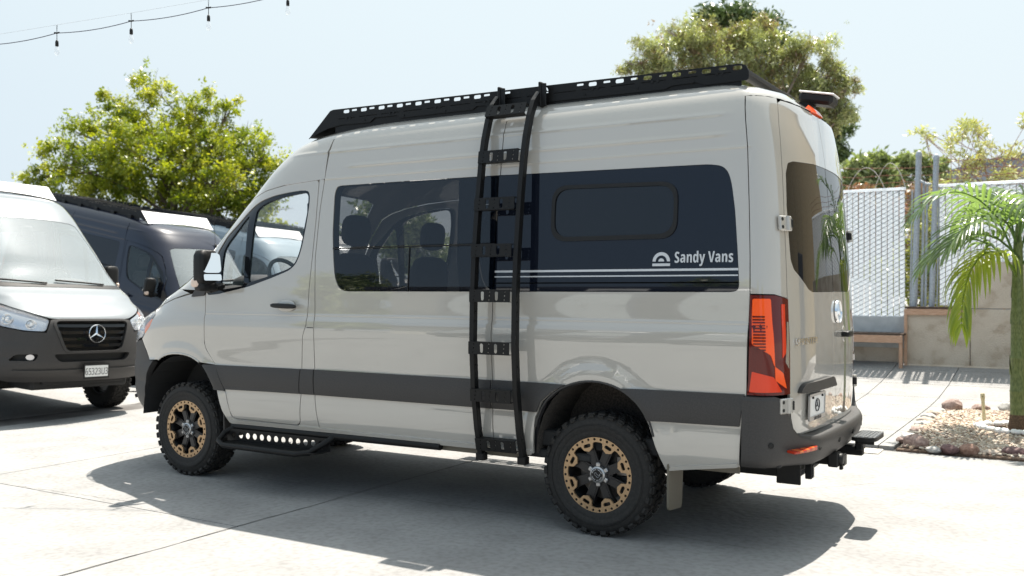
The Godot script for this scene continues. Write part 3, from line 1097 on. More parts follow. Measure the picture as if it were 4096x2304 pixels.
func build_fittings() -> void:
	# wheel, its outer face towards +z, middle of the tread at z = 0
	var R := .374
	var S := Shape.new()
	S.lathe(pv([.205, .085, .222, .108, .240, .119, .262, .1235, .295, .123, .320, .119, .340, .111, .350, .100, .360, .093, .3625, .06, .363, 0.0, .3625, -.06, .360, -.093, .350, -.10, .340, -.111, .320, -.119, .262, -.1235, .222, -.108, .205, -.085]), 72)
	var NB := 34
	for k in NB:
		var a := TAU * k / NB
		for s in [-1.0, 1.0]:
			var aa: float = a + (0.5 if s > 0 else 0.0) * TAU / NB
			var deep := .030 if k % 2 == 0 else .018
			var bt := Transform3D(Basis(Vector3(0, 0, 1), aa), Vector3.ZERO)
			# shoulder block with a lug running down the side wall
			S.box(Vector3(.014, .046, .034), bt * Transform3D(Basis(Vector3(0, 0, 1), 0.0), Vector3(R - .007, 0, s * .088)), .003)
			S.box(Vector3(deep, .038, .012), bt * Transform3D(Basis(Vector3(0, 1, 0), -s * .35), Vector3(R - .010 - deep / 2, 0, s * .1085)), .003)
			S.box(Vector3(.013, .042, .026), bt * Transform3D(Basis(Vector3(1, 0, 0), .45 * s), Vector3(R - .0065, .02, s * .052)), .003)
		var ct := Transform3D(Basis(Vector3(0, 0, 1), a), Vector3.ZERO)
		S.box(Vector3(.013, .040, .030), ct * Transform3D(Basis(Vector3(1, 0, 0), .6 * (1 if k % 2 else -1)), Vector3(R - .0065, 0, .016 * (1 if k % 2 else -1))), .003)
	for q in [[.268, .30, .0012], [.305, .309, .002]]:
		S.lathe(pv([q[0], .1232, q[0] + .001, .1236 + q[2], q[1], .1228 + q[2], q[1] + .001, .1215]), 72)
	keep("tyre", S, false)
	var rim := Shape.new()
	rim.lathe(pv([.222, .095, .214, .098, .206, .085, .196, .05, .188, -.085, .205, -.09]), 48)
	rim.lathe(pv([0.0, .075, .055, .078, .085, .070, .088, .03]), 32)
	for k in 8:
		var a := PI / 8 + TAU * k / 8
		var rt := Transform3D(Basis(Vector3(0, 0, 1), a), Vector3.ZERO)
		var sp := fillet(pv([.05, -.026, .155, -.030, .20, -.046, .20, .046, .155, .030, .05, .026]), .012, 2)
		rim.plate(sp, [], .05, .082, rt)
		rim.plate(fillet(pv([.07, -.016, .16, -.022, .16, .022, .07, .016]), .008, 2), [], .082, .086, rt)
	keep("rim", rim, false)
	var inner := PackedVector2Array()
	var outline := disc(Vector2.ZERO, .233, 96)
	for k in 8:
		for q in [[-12.0, .196], [-4.0, .199], [4.0, .199], [12.0, .196], [13.5, .166], [22.5, .152], [31.5, .166]]:
			var a := deg_to_rad(90.0 + 45.0 * k + q[0])
			inner.append(Vector2(cos(a), sin(a)) * q[1])
	var holes := []
	for k in 32:
		holes.append(disc(Vector2.from_angle(TAU * (k + .5) / 32) * .2165, .0082, 10))
	for k in 8:
		var c := Vector2.from_angle(deg_to_rad(90 + 22.5 + 45 * k))
		var tn2 := Vector2(-c.y, c.x)
		var sl := PackedVector2Array()
		for q in 12:
			var an := TAU * q / 12
			sl.append(c * (.183 + .0115 * sin(an)) + tn2 * (.0115 * cos(an) + (.013 if cos(an) > 0 else -.013)))
		holes.append(sl)
	var ring := Shape.new()
	# ring in eight sectors so that the inner outline needs no bridge
	for k in 8:
		var a0 := deg_to_rad(90.0 + 45.0 * k)
		var sec := PackedVector2Array()
		for q in 13:
			sec.append(Vector2.from_angle(a0 + deg_to_rad(45.0 * q / 12)) * .233)
		for q in [[45.0, .200], [40.0, .200], [35.5, .196], [33.5, .164], [22.5, .146], [11.5, .164], [9.5, .196], [5.0, .200], [0.0, .200]]:
			sec.append(Vector2.from_angle(a0 + deg_to_rad(q[0])) * q[1])
		var hs := []
		for h in holes:
			var c := Vector2.ZERO
			for p in h:
				c += p
			c /= h.size()
			var d := wrapf(c.angle() - a0, 0.0, TAU)
			if d < deg_to_rad(45.0):
				hs.append(h)
		# turn the sector so that cuts run along it
		ring.plate(sec, hs, .098, .112)
	ring.lathe(pv([.233, .10, .2345, .104, .2345, .108, .233, .112]), 96)
	keep("ring", ring, false)
	var under_ring := Shape.new()
	under_ring.lathe(pv([.150, .092, .19, .093, .232, .094]), 64)
	keep("ring_back", under_ring, false)
	var cap := Shape.new()
	cap.lathe(pv([.052, .07, .052, .104, .049, .110, .040, .112]), 40)
	for k in 6:
		var a := PI / 2 + TAU * k / 6
		cap.box(Vector3(.024, .026, .030), Transform3D(Basis(Vector3(0, 0, 1), a), Vector3(cos(a) * .060, sin(a) * .060, .088)), .004)
		cap.rod(Vector3(cos(a) * .062, sin(a) * .062, .1), Vector3(cos(a) * .062, sin(a) * .062, .106), .005, 8)
	keep("cap", cap, false)
	var medal := Shape.new()
	medal.lathe(pv([.040, .105, .040, .1125, 0.0, .1135]), 32)
	keep("medal", medal, false)
	var word := Shape.new()
	var around := "BLACK RHINO"
	for side in 2:
		var s: String = [around, "HARD ALLOYS"][side]
		for k in s.length():
			if s[k] == " ":
				continue
			var a := (PI / 2 - (k - (s.length() - 1) / 2.0) * .235) if side == 0 else (-PI / 2 + (k - (s.length() - 1) / 2.0) * .235)
			var up := a - PI / 2 if side == 0 else a + PI / 2
			add_text(word, tag_text(s[k], .007, true, .001), Transform3D(Basis(Vector3(0, 0, 1), up), Vector3(cos(a) * .033, sin(a) * .033, .1138)))
	var rh := pv([-.017, .006, -.013, .012, -.006, .014, -.004, .008, .002, .003, .010, -.002, .016, .001, .020, .007, .019, -.002, .013, -.010, .005, -.016, -.001, -.013, -.002, -.008, -.008, -.006, -.013, -.002])
	for k in rh.size():
		var p := rh[k]
		var q := rh[(k + 1) % rh.size()]
		word.rod(Vector3(p.x, p.y, .114), Vector3(q.x, q.y, .114), .0008, 4)
	keep("medal_words", word, false)
	var br := Shape.new()
	br.lathe(pv([.05, .0, .165, .0, .165, -.02, .05, -.02]), 40)
	br.cube(Vector3(.13, .05, -.01), Vector3(.09, .13, .07), .01)
	keep("brake", br, false)
	# ladder rail, its course up the body side (y, z)
	var course := pv([.44, 1.00, .62, 1.045, .86, 1.082, 1.15, 1.100, 1.47, 1.092, 1.73, 1.072, 2.08, 1.030, 2.33, .992, 2.46, .962, 2.60, .915, 2.70, .862, 2.76, .800, 2.765, .765])
	var rail := Shape.new()
	for k in course.size() - 1:
		var a := course[k]
		var b := course[k + 1]
		var d := (b - a).normalized()
		var na := Vector2(d.y, -d.x)
		var A := Vector3(0, a.x, a.y)
		var B := Vector3(0, b.x, b.y)
		var o := Vector3(0, -na.x, -na.y) * .023
		if k > 0:
			var d0 := (a - course[k - 1]).normalized()
			var m := (d0 + d).normalized()
			o = Vector3(0, -m.y, m.x) * .023
		var o2 := Vector3(0, -d.y, d.x) * .023
		if k < course.size() - 2:
			var d1 := (course[k + 2] - b).normalized()
			var m := (d1 + d).normalized()
			o2 = Vector3(0, -m.y, m.x) * .023
		var x := Vector3(.0155, 0, 0)
		rail.flat(A + o - x, A + o + x, B + o2 + x, B + o2 - x, o)
		rail.flat(A - o - x, A - o + x, B - o2 + x, B - o2 - x, -o)
		rail.flat(A - o + x, A + o + x, B + o2 + x, B - o2 + x, Vector3.RIGHT)
		rail.flat(A - o - x, A + o - x, B + o2 - x, B - o2 - x, Vector3.LEFT)
	rail.cube(Vector3(0, .425, 1.0), Vector3(.06, .05, .06), .006)
	rail.cube(Vector3(.03, 2.755, .80), Vector3(.05, .15, .012), .004)
	rail.cube(Vector3(.012, 2.76, .785), Vector3(.02, .16, .06), .004)
	for y in [.56, .80, 1.02, 1.30, 1.36, 1.42, 1.60, 1.9, 2.2]:
		var z := 1.0
		for k in course.size() - 1:
			if y >= course[k].x and y < course[k + 1].x:
				z = lerpf(course[k].y, course[k + 1].y, (y - course[k].x) / (course[k + 1].x - course[k].x))
		rail.rod(Vector3(.015, y, z), Vector3(.0195, y, z), .006, 8)
	keep("ladder_rail", rail, false)
	var rung := Shape.new()
	var keyholes := []
	for cx in [-.052, .052]:
		var kh := PackedVector2Array()
		for q in 20:
			var an := -PI / 2 + TAU * q / 20
			var up := sin(an) > 0
			var rr := .0135 if up else .012
			var p := Vector2(cos(an) * rr, sin(an) * rr + (.016 if up else -.018))
			kh.append(p + Vector2(cx, 0))
		var neck := PackedVector2Array()
		for p in kh:
			var d := p - Vector2(cx, 0)
			neck.append(Vector2(cx + (signf(d.x) * maxf(absf(d.x), .0) if absf(d.y) > .01 else signf(d.x) * .006), p.y))
		keyholes.append(neck)
	for cx in [-.112, 0.0, .112]:
		for cy in [-.026, 0.0, .026]:
			keyholes.append(disc(Vector2(cx + cy * .1, cy), .0045, 8))
	rung.plate(fillet(rect(-.150, -.040, .150, .040), .004, 2), keyholes, -.003, .003)
	rung.cube(Vector3(0, .038, -.018), Vector3(.292, .004, .036))
	rung.cube(Vector3(0, -.038, -.018), Vector3(.292, .004, .036))
	keep("rung", rung, false)
	# roof rack side plate (x, y)
	var po := fillet(pv([-2.529, 2.640, -2.310, 2.836, -2.280, 2.842, .82, 2.812, .858, 2.800, .877, 2.765, .877, 2.722, .868, 2.712, .612, 2.709, .562, 2.731, .407, 2.729, .362, 2.712, -.90, 2.719, -.93, 2.742, -1.00, 2.744, -1.032, 2.723, -1.655, 2.723, -1.681, 2.745, -1.885, 2.747, -1.93, 2.716, -2.20, 2.722, -2.33, 2.706, -2.458, 2.668]), .006, 2)
	var sh := []
	for k in 8:
		var x := -2.153 + .1655 * k
		var y := 2.842 - .0097 * (x + 2.28) - .0235
		sh.append(fillet(rect(x - .0285, y - .0125, x + .0285, y + .0125), .012, 4))
		sh.append(fillet(rect(x + .076 - .0245, y - .003, x + .076 + .0245, y + .011), .0065, 3))
	for k in 8:
		var x := -.499 + .1868 * k
		if k == 0 or k == 1:
			continue
		var y := 2.842 - .0097 * (x + 2.28) - .0235
		sh.append(fillet(rect(x - .0285, y - .0125, x + .0285, y + .0125), .012, 4))
		sh.append(fillet(rect(x - .088 - .0245, y - .002, x - .088 + .0245, y + .0115), .0065, 3))
	sh.append(fillet(rect(-.758 - .0245, 2.802, -.758 + .0245, 2.816), .0065, 3))
	var k2 := -2.23
	while k2 < .80:
		sh.append(fillet(rect(k2, 2.765, k2 + .16, 2.770), .002, 2))
		k2 += .203
	# sunrise mark cut through the plate
	var ma := PackedVector2Array()
	for k in 13:
		ma.append(Vector2(-.475 + .030 * cos(PI * k / 12), 2.788 + .030 * sin(PI * k / 12)))
	for k in 13:
		ma.append(Vector2(-.475 + .019 * cos(PI * (12 - k) / 12), 2.788 + .019 * sin(PI * (12 - k) / 12)))
	sh.append(ma)
	sh.append(rect(-.505, 2.7755, -.445, 2.782))
	var rp := Shape.new()
	rp.plate(po, sh, -.0025, .0025)
	for k in 8:
		for q in [0.0, .035]:
			rp.lathe(pv([.0095, .0025, .0095, .006, .006, .0065, 0.0, .005]), 10, Transform3D(Basis(), Vector3(-2.15 + .405 * k + q, 2.7665, 0)))
		rp.lathe(pv([.008, .0025, .008, .006, 0.0, .006]), 8, Transform3D(Basis(), Vector3(-1.98 + .36 * k, 2.738, 0)))
	keep("rack_plate", rp, false)
	var foot := Shape.new()
	foot.cube(Vector3(-.72, 2.71, -.012), Vector3(3.1, .085, .010), .003)  # added rail that blocks light coming under the plate and through its notches
	foot.cube(Vector3(-.72, 2.768, -.010), Vector3(3.08, .02, .006), .002)  # added black strip behind the thin slots so they look shaded
	for k in 7:
		foot.cube(Vector3(-2.05 + .46 * k, 2.70, -.035), Vector3(.10, .07, .05), .006)
	keep("feet_and_blocker", foot, false)
	var cb := Shape.new()
	cb.cube(Vector3(0, 0, 0), Vector3(.075, .026, 1.49), .004)
	for q in [-.03, -.01, .01, .03]:
		cb.cube(Vector3(q, .0135, 0), Vector3(.008, .004, 1.48))
	keep("crossbar", cb, false)
	# rear air deflector of the rack front
	var fr := Shape.new()
	var prof := pv([-2.525, 2.648, -2.50, 2.668, -2.32, 2.826, -2.29, 2.840])
	var rw := []
	for p in prof:
		var row := PackedVector3Array()
		for k in 21:
			var z := lerpf(-.745, .745, k / 20.0)
			var sag := (1.0 - pow(z / .745, 2.0))
			var lift := .045 * sag * (1.0 - (p.y - 2.648) / .192)
			row.append(Vector3(p.x - .055 * sag * (1.0 - (p.y - 2.648) / .192), p.y + lift, z))
		rw.append(row)
	fr.grid(rw)
	keep("fairing", fr, false)
	# door mirror
	var mir := Shape.new()
	put_loaf(mir, Vector3(.105, .27, .185), Transform3D(Basis(Vector3(0, 1, 0), .10), Vector3(-3.235, 1.665, 1.125)), 6.0)
	put_loaf(mir, Vector3(.10, .075, .17), Transform3D(Basis(), Vector3(-3.235, 1.52, 1.12)), 5.0)
	mir.box(Vector3(.08, .05, .16), Transform3D(Basis(Vector3(1, 0, 0), .25), Vector3(-3.24, 1.51, 1.03)), .015)
	keep("mirror_case", mir)
	var mt := Transform3D(Basis(Vector3(0, 1, 0), PI / 2 - .45) * Basis(Vector3(1, 0, 0), -.30), Vector3(-3.172, 1.695, 1.125))
	var mg := Shape.new()
	mg.plate(fillet(rect(-.070, -.075, .070, .085), .035), [], -.004, .004, mt)
	keep("mirror_glass", mg)
	var mg2 := Shape.new()
	mg2.plate(fillet(rect(-.066, -.042, .066, .008), .012), [], -.004, .004, mt * Transform3D(Basis(), Vector3(0, -.095, .004)))
	keep("mirror_glass2", mg2)
	var ind := Shape.new()
	put_loaf(ind, Vector3(.085, .065, .04), Transform3D(Basis(), Vector3(-3.265, 1.548, 1.195)), 4.0, 14, 8)
	keep("indicator", ind)
	# handle
	var hd := Shape.new()
	put_loaf(hd, Vector3(.25, .036, .030), Transform3D(Basis(Vector3(0, 0, 1), -.03), Vector3(-2.52, 1.377, 1.030)), 4.0, 16, 8)
	keep("handle", hd)
	var cup := Shape.new()
	put_loaf(cup, Vector3(.17, .085, .02), Transform3D(Basis(), Vector3(-2.52, 1.378, .996)), 2.6, 20, 10)
	keep("handle_cup", cup)
	# inside
	var sh2 := Shape.new()
	var big := fillet(pv(BIGWIN), .04)
	sh2.add(sheet(shrink(pv(MIDDLE), -.03), [sub(big, -2.3, 1, -.72, 3)], d_side, .12, .1, -.04, .03))
	keep("lining_middle", sh2)
	var sh3 := Shape.new()
	sh3.add(sheet(shrink(pv(REARSIDE), -.02), [], d_side, .12, .1, -.045, 0.0))
	keep("lining_rear", sh3)
	var fl := Shape.new()
	fl.cube(Vector3(-.95, .56, 0), Vector3(4.1, .10, 1.80), .01)
	fl.cube(Vector3(-3.15, .62, 0), Vector3(.6, .10, 1.70), .01)
	keep("floor_pan", fl, false)
	for s in [0.0, 1.0]:
		var wt := Shape.new()
		for k in 12:
			var x0: float = lerpf(0.0, -3.70, s)
			var hw := lerpf(.41, .455, s)
			var a0 := PI * k / 12.0
			var a1 := PI * (k + 1) / 12.0
			var p0 := Vector3(x0 + cos(a0) * hw, .47 + sin(a0) * .495, .975)
			var p1 := Vector3(x0 + cos(a1) * hw, .47 + sin(a1) * .495, .975)
			var dz := Vector3(0, 0, -.40)
			wt.flat(p0, p1, p1 + dz, p0 + dz, Vector3(-cos(a0), -sin(a0), 0))
			wt.flat(p0 + dz, p1 + dz, Vector3(x0, .47, .575), Vector3(x0, .47, .575), Vector3(0, 0, 1))
		keep("wheel_well%d" % int(s), wt)
	var hl := Shape.new()
	hl.add(sheet(shrink(rect(-2.75, -.60, .95, .60), 0.0), [], d_top, .3, .2, -.05, 0.0))
	keep("headlining", hl, false)
	var seat := Shape.new()
	put_loaf(seat, Vector3(.52, .16, .50), Transform3D(Basis(Vector3(0, 0, 1), .1), Vector3(-2.62, 1.02, .50)), 5.0)
	put_loaf(seat, Vector3(.15, .68, .48), Transform3D(Basis(Vector3(0, 0, 1), -.16), Vector3(-2.34, 1.44, .50)), 4.0)
	put_loaf(seat, Vector3(.12, .24, .28), Transform3D(Basis(Vector3(0, 0, 1), -.12), Vector3(-2.27, 1.95, .50)), 3.2)
	seat.cube(Vector3(-2.55, .80, .50), Vector3(.40, .34, .40), .02)
	keep("seat", seat)
	var dash := Shape.new()
	put_loaf(dash, Vector3(.72, .34, 1.72), Transform3D(Basis(Vector3(0, 0, 1), .08), Vector3(-3.50, 1.37, 0)), 5.0)
	put_loaf(dash, Vector3(.34, .18, .46), Transform3D(Basis(), Vector3(-3.32, 1.53, .47)), 3.0)
	dash.cube(Vector3(-3.25, 1.0, 0), Vector3(.4, .6, .5), .05)
	keep("dashboard", dash, false)
	var st := Shape.new()
	var stt := Transform3D(Basis(Vector3(0, 1, 0), PI / 2) * Basis(Vector3(1, 0, 0), -.50), Vector3(-2.99, 1.575, .50))
	var tor := PackedVector3Array()
	for k in 37:
		tor.append(stt * Vector3(cos(TAU * k / 36) * .185, sin(TAU * k / 36) * .185, 0))
	st.tube(tor, .017, 8, -1.0, false)
	st.box(Vector3(.34, .04, .02), stt, .005)
	st.box(Vector3(.12, .14, .05), stt * Transform3D(Basis(), Vector3(0, -.02, -.02)), .02)
	st.box(Vector3(.05, .16, .02), stt * Transform3D(Basis(), Vector3(0, -.10, 0)), .005)
	st.rod(stt * Vector3(0, 0, -.02), stt * Vector3(0, 0, -.3), .04)
	keep("steering_wheel", st, false)
	var rv := Shape.new()
	put_loaf(rv, Vector3(.06, .10, .26), Transform3D(Basis(Vector3(0, 1, 0), .2), Vector3(-3.10, 2.10, .02)), 4.0)
	rv.cube(Vector3(-3.14, 2.18, .0), Vector3(.12, .14, .14), .02)
	keep("inside_mirror", rv, false)
	# underneath
	var un := Shape.new()
	un.cube(Vector3(-1.8, .47, 0), Vector3(5.4, .10, 1.0), .01)
	un.cube(Vector3(0, .374, 0), Vector3(.16, .14, 1.5), .02)
	un.cube(Vector3(-3.665, .374, 0), Vector3(.14, .12, 1.5), .02)
	un.cube(Vector3(-2.5, .38, -.35), Vector3(1.1, .16, .45), .03)
	un.cube(Vector3(.75, .42, -.1), Vector3(.6, .20, .60), .05)
	un.cube(Vector3(-4.2, .42, 0), Vector3(.5, .12, 1.2), .03)
	for s in [-1.0, 1.0]:
		un.cube(Vector3(-1.55, .465, s * .86), Vector3(3.0, .05, .14), .01)
		un.rod(Vector3(-.75, .40, s * .55), Vector3(.65, .44, s * .55), .035)
	keep("underside", un, false)
	# wipers
	var wp := Shape.new()
	for s in [0.0, 1.0]:
		var z0: float = lerpf(.45, -.30, s)
		var pth := PackedVector3Array()
		for k in 9:
			var z := z0 - .62 * k / 8.0 + .1
			var y := 1.545 + .035 * (k / 8.0)
			pth.append(Vector3(front(z, y) - .02, y + .012, z))
		wp.tube(pth, .012, 6)
	keep("wiper", wp, false)


# ---------------------------------------------------------------- one van from its pieces
func piece(root: Node3D, called: String, key: String, m: Material) -> MeshInstance3D:
	return put(called, cache[key], m, root)


func van(called: String, label: String, look: Dictionary, at: Transform3D, group: String) -> Node3D:
	var o := thing(called, label, "van", Vector3.ZERO, 0.0, group)
	o.transform = at
	var body: Material = look.body
	for s in ["", "'"]:
		var d := piece(o, "front_door", "door" + s, body)
		piece(d, "window_frame", "trim" + s, M.gloss)
		piece(d, "window_pane", "pane" + s, M.clear)
		piece(d, "window_pane", "quarter_pane" + s, M.clear)
		piece(d, "mirror_base", "sail" + s, M.clad)
		piece(d, "lower_cladding", "clad_door" + s, M.clad)
		piece(d, "handle", "handle" + s, M.black)
		piece(d, "handle_recess", "handle_cup" + s, body)
		var mi := piece(o, "door_mirror", "mirror_case" + s, M.black)
		piece(mi, "mirror_glass", "mirror_glass" + s, M.mirror)
		piece(mi, "mirror_glass", "mirror_glass2" + s, M.mirror)
		piece(mi, "turn_signal", "indicator" + s, M.indicator)
		var w := piece(o, "front_wing", "wing" + s, body)
		piece(w, "lower_cladding", "clad_wing" + s, M.clad)
		piece(w, "arch_lip", "arch_lip" + s, body)
		var p := piece(o, "side_panel", "pillar" + s, body)
		piece(o, "sill_rail", "sill_rail" + s, body)
		piece(o, "sill_rail", "sill_rail2" + s, body)
		piece(o, "weld_seam", "weld_seam" + s, M.flap)
		piece(p, "lower_cladding", "clad_pillar" + s, M.clad)
		var c := piece(o, "side_panel", "middle" + s, body)
		piece(c, "lower_cladding", "clad_middle" + s, M.clad)
		var gm: Material = M.tint if s == "" else M.gloss
		var gl := piece(o, "side_window", "glass_upper" + s, gm)
		piece(gl, "lower_pane", "glass_lower" + s, gm)
		piece(gl, "lower_pane", "glass_lower2" + s, gm)
		piece(gl, "window_bar", "bar" + s, M.black)
		piece(gl, "window_bar", "bar2" + s, M.black)
		var q := piece(o, "rear_side_panel", "rearside" + s, body)
		piece(q, "lower_cladding", "clad_arch" + s, M.clad)
		piece(q, "lower_cladding", "clad_rear" + s, M.clad)
		piece(q, "arch_lip", "arch_lip2" + s, M.clad)
		piece(q, "wheel_housing", "wheel_well0" + s, M.well)
		piece(w, "wheel_housing", "wheel_well1" + s, M.under)
		var bpn := piece(o, "black_side_panel", "rear_panel" + s, M.panel)
		piece(bpn, "lower_strip", "rear_panel2" + s, M.panel)
		piece(bpn, "window_frame", "inset_frame" + s, M.black)
		piece(bpn, "window_pane", "inset_pane" + s, M.gloss)
		piece(o, "corner_panel", "corner" + s, body)
		var lens := piece(o, "tail_light", "tail_lens" + s, M.reddark)
		piece(lens, "bright_lens", "lamp_bright" + s, M.redbright)
		piece(lens, "bright_lens", "lamp_bright2" + s, M.red)
		piece(lens, "lower_lens", "lamp_dull" + s, M.red)
		piece(lens, "reversing_lens", "lamp_white" + s, M.reflector)
		piece(lens, "lens_ribs", "lamp_ribs" + s, M.reddark)
		var rd := piece(o, "rear_door", "rear_door" + s, body)
		piece(rd, "window_pane", "rear_pane" + s, M.gloss)
		var hd := piece(o, "headlight", "headlamp_bowl" + s, M.reflector)
		piece(hd, "lens", "headlamp_lens" + s, M.lens)
		piece(hd, "turn_signal", "amber" + s, M.orange)
		piece(hd, "lamp_unit", "lamp_units" + s, M.chrome)
		piece(o, "lining", "lining_middle" + s, M.shell)
		piece(o, "lining", "lining_rear" + s, M.shell)
		piece(o, "seat", "seat" + s, M.seat)
		piece(o, "fog_light", "fog" + s, M.reflector)
	piece(o, "bonnet", "bonnet", body)
	piece(o, "roof", "roof", body)
	piece(o, "cab_roof", "cab_roof", body)
	var wsn := piece(o, "windscreen", "screen", look.screen)
	piece(wsn, "cowl", "cowl", M.black)
	piece(wsn, "wiper", "wiper", M.black)
	var fa := piece(o, "front_bumper", "fascia", M.clad)
	piece(fa, "bumper_lip", "lip", M.clad)
	for k in 4:
		piece(fa, "vent_backing", "back%d" % k, M.under)
	var gr := piece(o, "grille", "grille_ring", M.clad)
	for k in 4:
		piece(gr, "slat", "slat%d" % k, M.gloss)
	var e := Shape.new()
	star(e, .105, Transform3D(Basis(Vector3(0, 1, 0), -PI / 2) * Basis(Vector3(1, 0, 0), -.05), Vector3(-4.715, 1.0, 0)))
	piece_mesh(gr, "emblem", e, M.chrome)
	piece(o, "rear_bumper", "rear_bumper", M.clad)
	piece(o, "headlining", "headlining", M.liner)
	piece(o, "floor_pan", "floor_pan", M.under)
	piece(o, "underside", "underside", M.under)
	piece(o, "dashboard", "dashboard", M.seat)
	piece(o, "steering_wheel", "steering_wheel", M.seat)
	piece(o, "inside_mirror", "inside_mirror", M.seat)
	# wheels
	for x in [0.0, -3.665]:
		for s in [1.0, -1.0]:
			var wt := Transform3D(Basis(Vector3(0, 1, 0), 0.0 if s > 0 else PI), Vector3(x, .374, s * .835))
			var w := put("wheel", cache["rim"], M.wheel, o, wt)
			put("tyre", cache["tyre"], M.rubber, w, Transform3D(Basis(Vector3(0, 0, 1), .3 * (x + s)), Vector3.ZERO))
			var ra: float = {1.0: -.02, -1.0: .3}[s]
			put("trim_ring", cache["ring"], look.ring, w, Transform3D(Basis(Vector3(0, 0, 1), ra), Vector3.ZERO))
			put("hub_cap", cache["cap"], M.steel, w)
			put("cap_disc", cache["medal"], M.black, w)
			if look.has("words"):
				put("cap_lettering", cache["medal_words"], M.decal, w)
			put("brake_disc", cache["brake"], M.disc, w)
	# roof rack
	var rk := put("roof_rack", cache["rack_plate"], M.rack, o, Transform3D(Basis(), Vector3(0, 0, .75)))
	put("rack_feet_and_blocker", cache["feet_and_blocker"], M.rack, rk)
	put("rack_feet_and_blocker", cache["feet_and_blocker"], M.rack, rk, Transform3D(Basis(Vector3.UP, 0.0), Vector3(0, 0, -1.47)))
	put("side_plate", cache["rack_plate"], M.rack, rk, Transform3D(Basis(), Vector3(0, 0, -1.50)))
	for x in [-2.15, -1.74, -1.33, -.92, -.51, -.10, .31, .60, .83]:
		put("crossbar", cache["crossbar"], M.rack, rk, Transform3D(Basis(), Vector3(x, 2.765, -.75)))
	put("front_deflector", cache["fairing"], look.fairing, rk, Transform3D(Basis(), Vector3(0, 0, -.75)))
	return o


func piece_mesh(root: Node3D, called: String, S: Shape, m: Material) -> MeshInstance3D:
	return put(called, S.mesh(), m, root)


func at_side(x: float, y: float, off := 0.0) -> Transform3D:
	# a frame on the near side of the body: x along the van, y up the panel, z outwards
	var P := d_side(x, y)
	var N := nrm(P)
	var X := Vector3(1, 0, 0)
	X = (X - N * X.dot(N)).normalized()
	return Transform3D(Basis(X, N.cross(X), N), P + N * off)


func at_tail(phi: float, y: float, off := 0.0) -> Transform3D:
	var P := d_tail(phi, y)
	var N := nrm(P)
	var Y := (Vector3.UP - N * N.y).normalized()
	return Transform3D(Basis(Y.cross(N), Y, N), P + N * off)


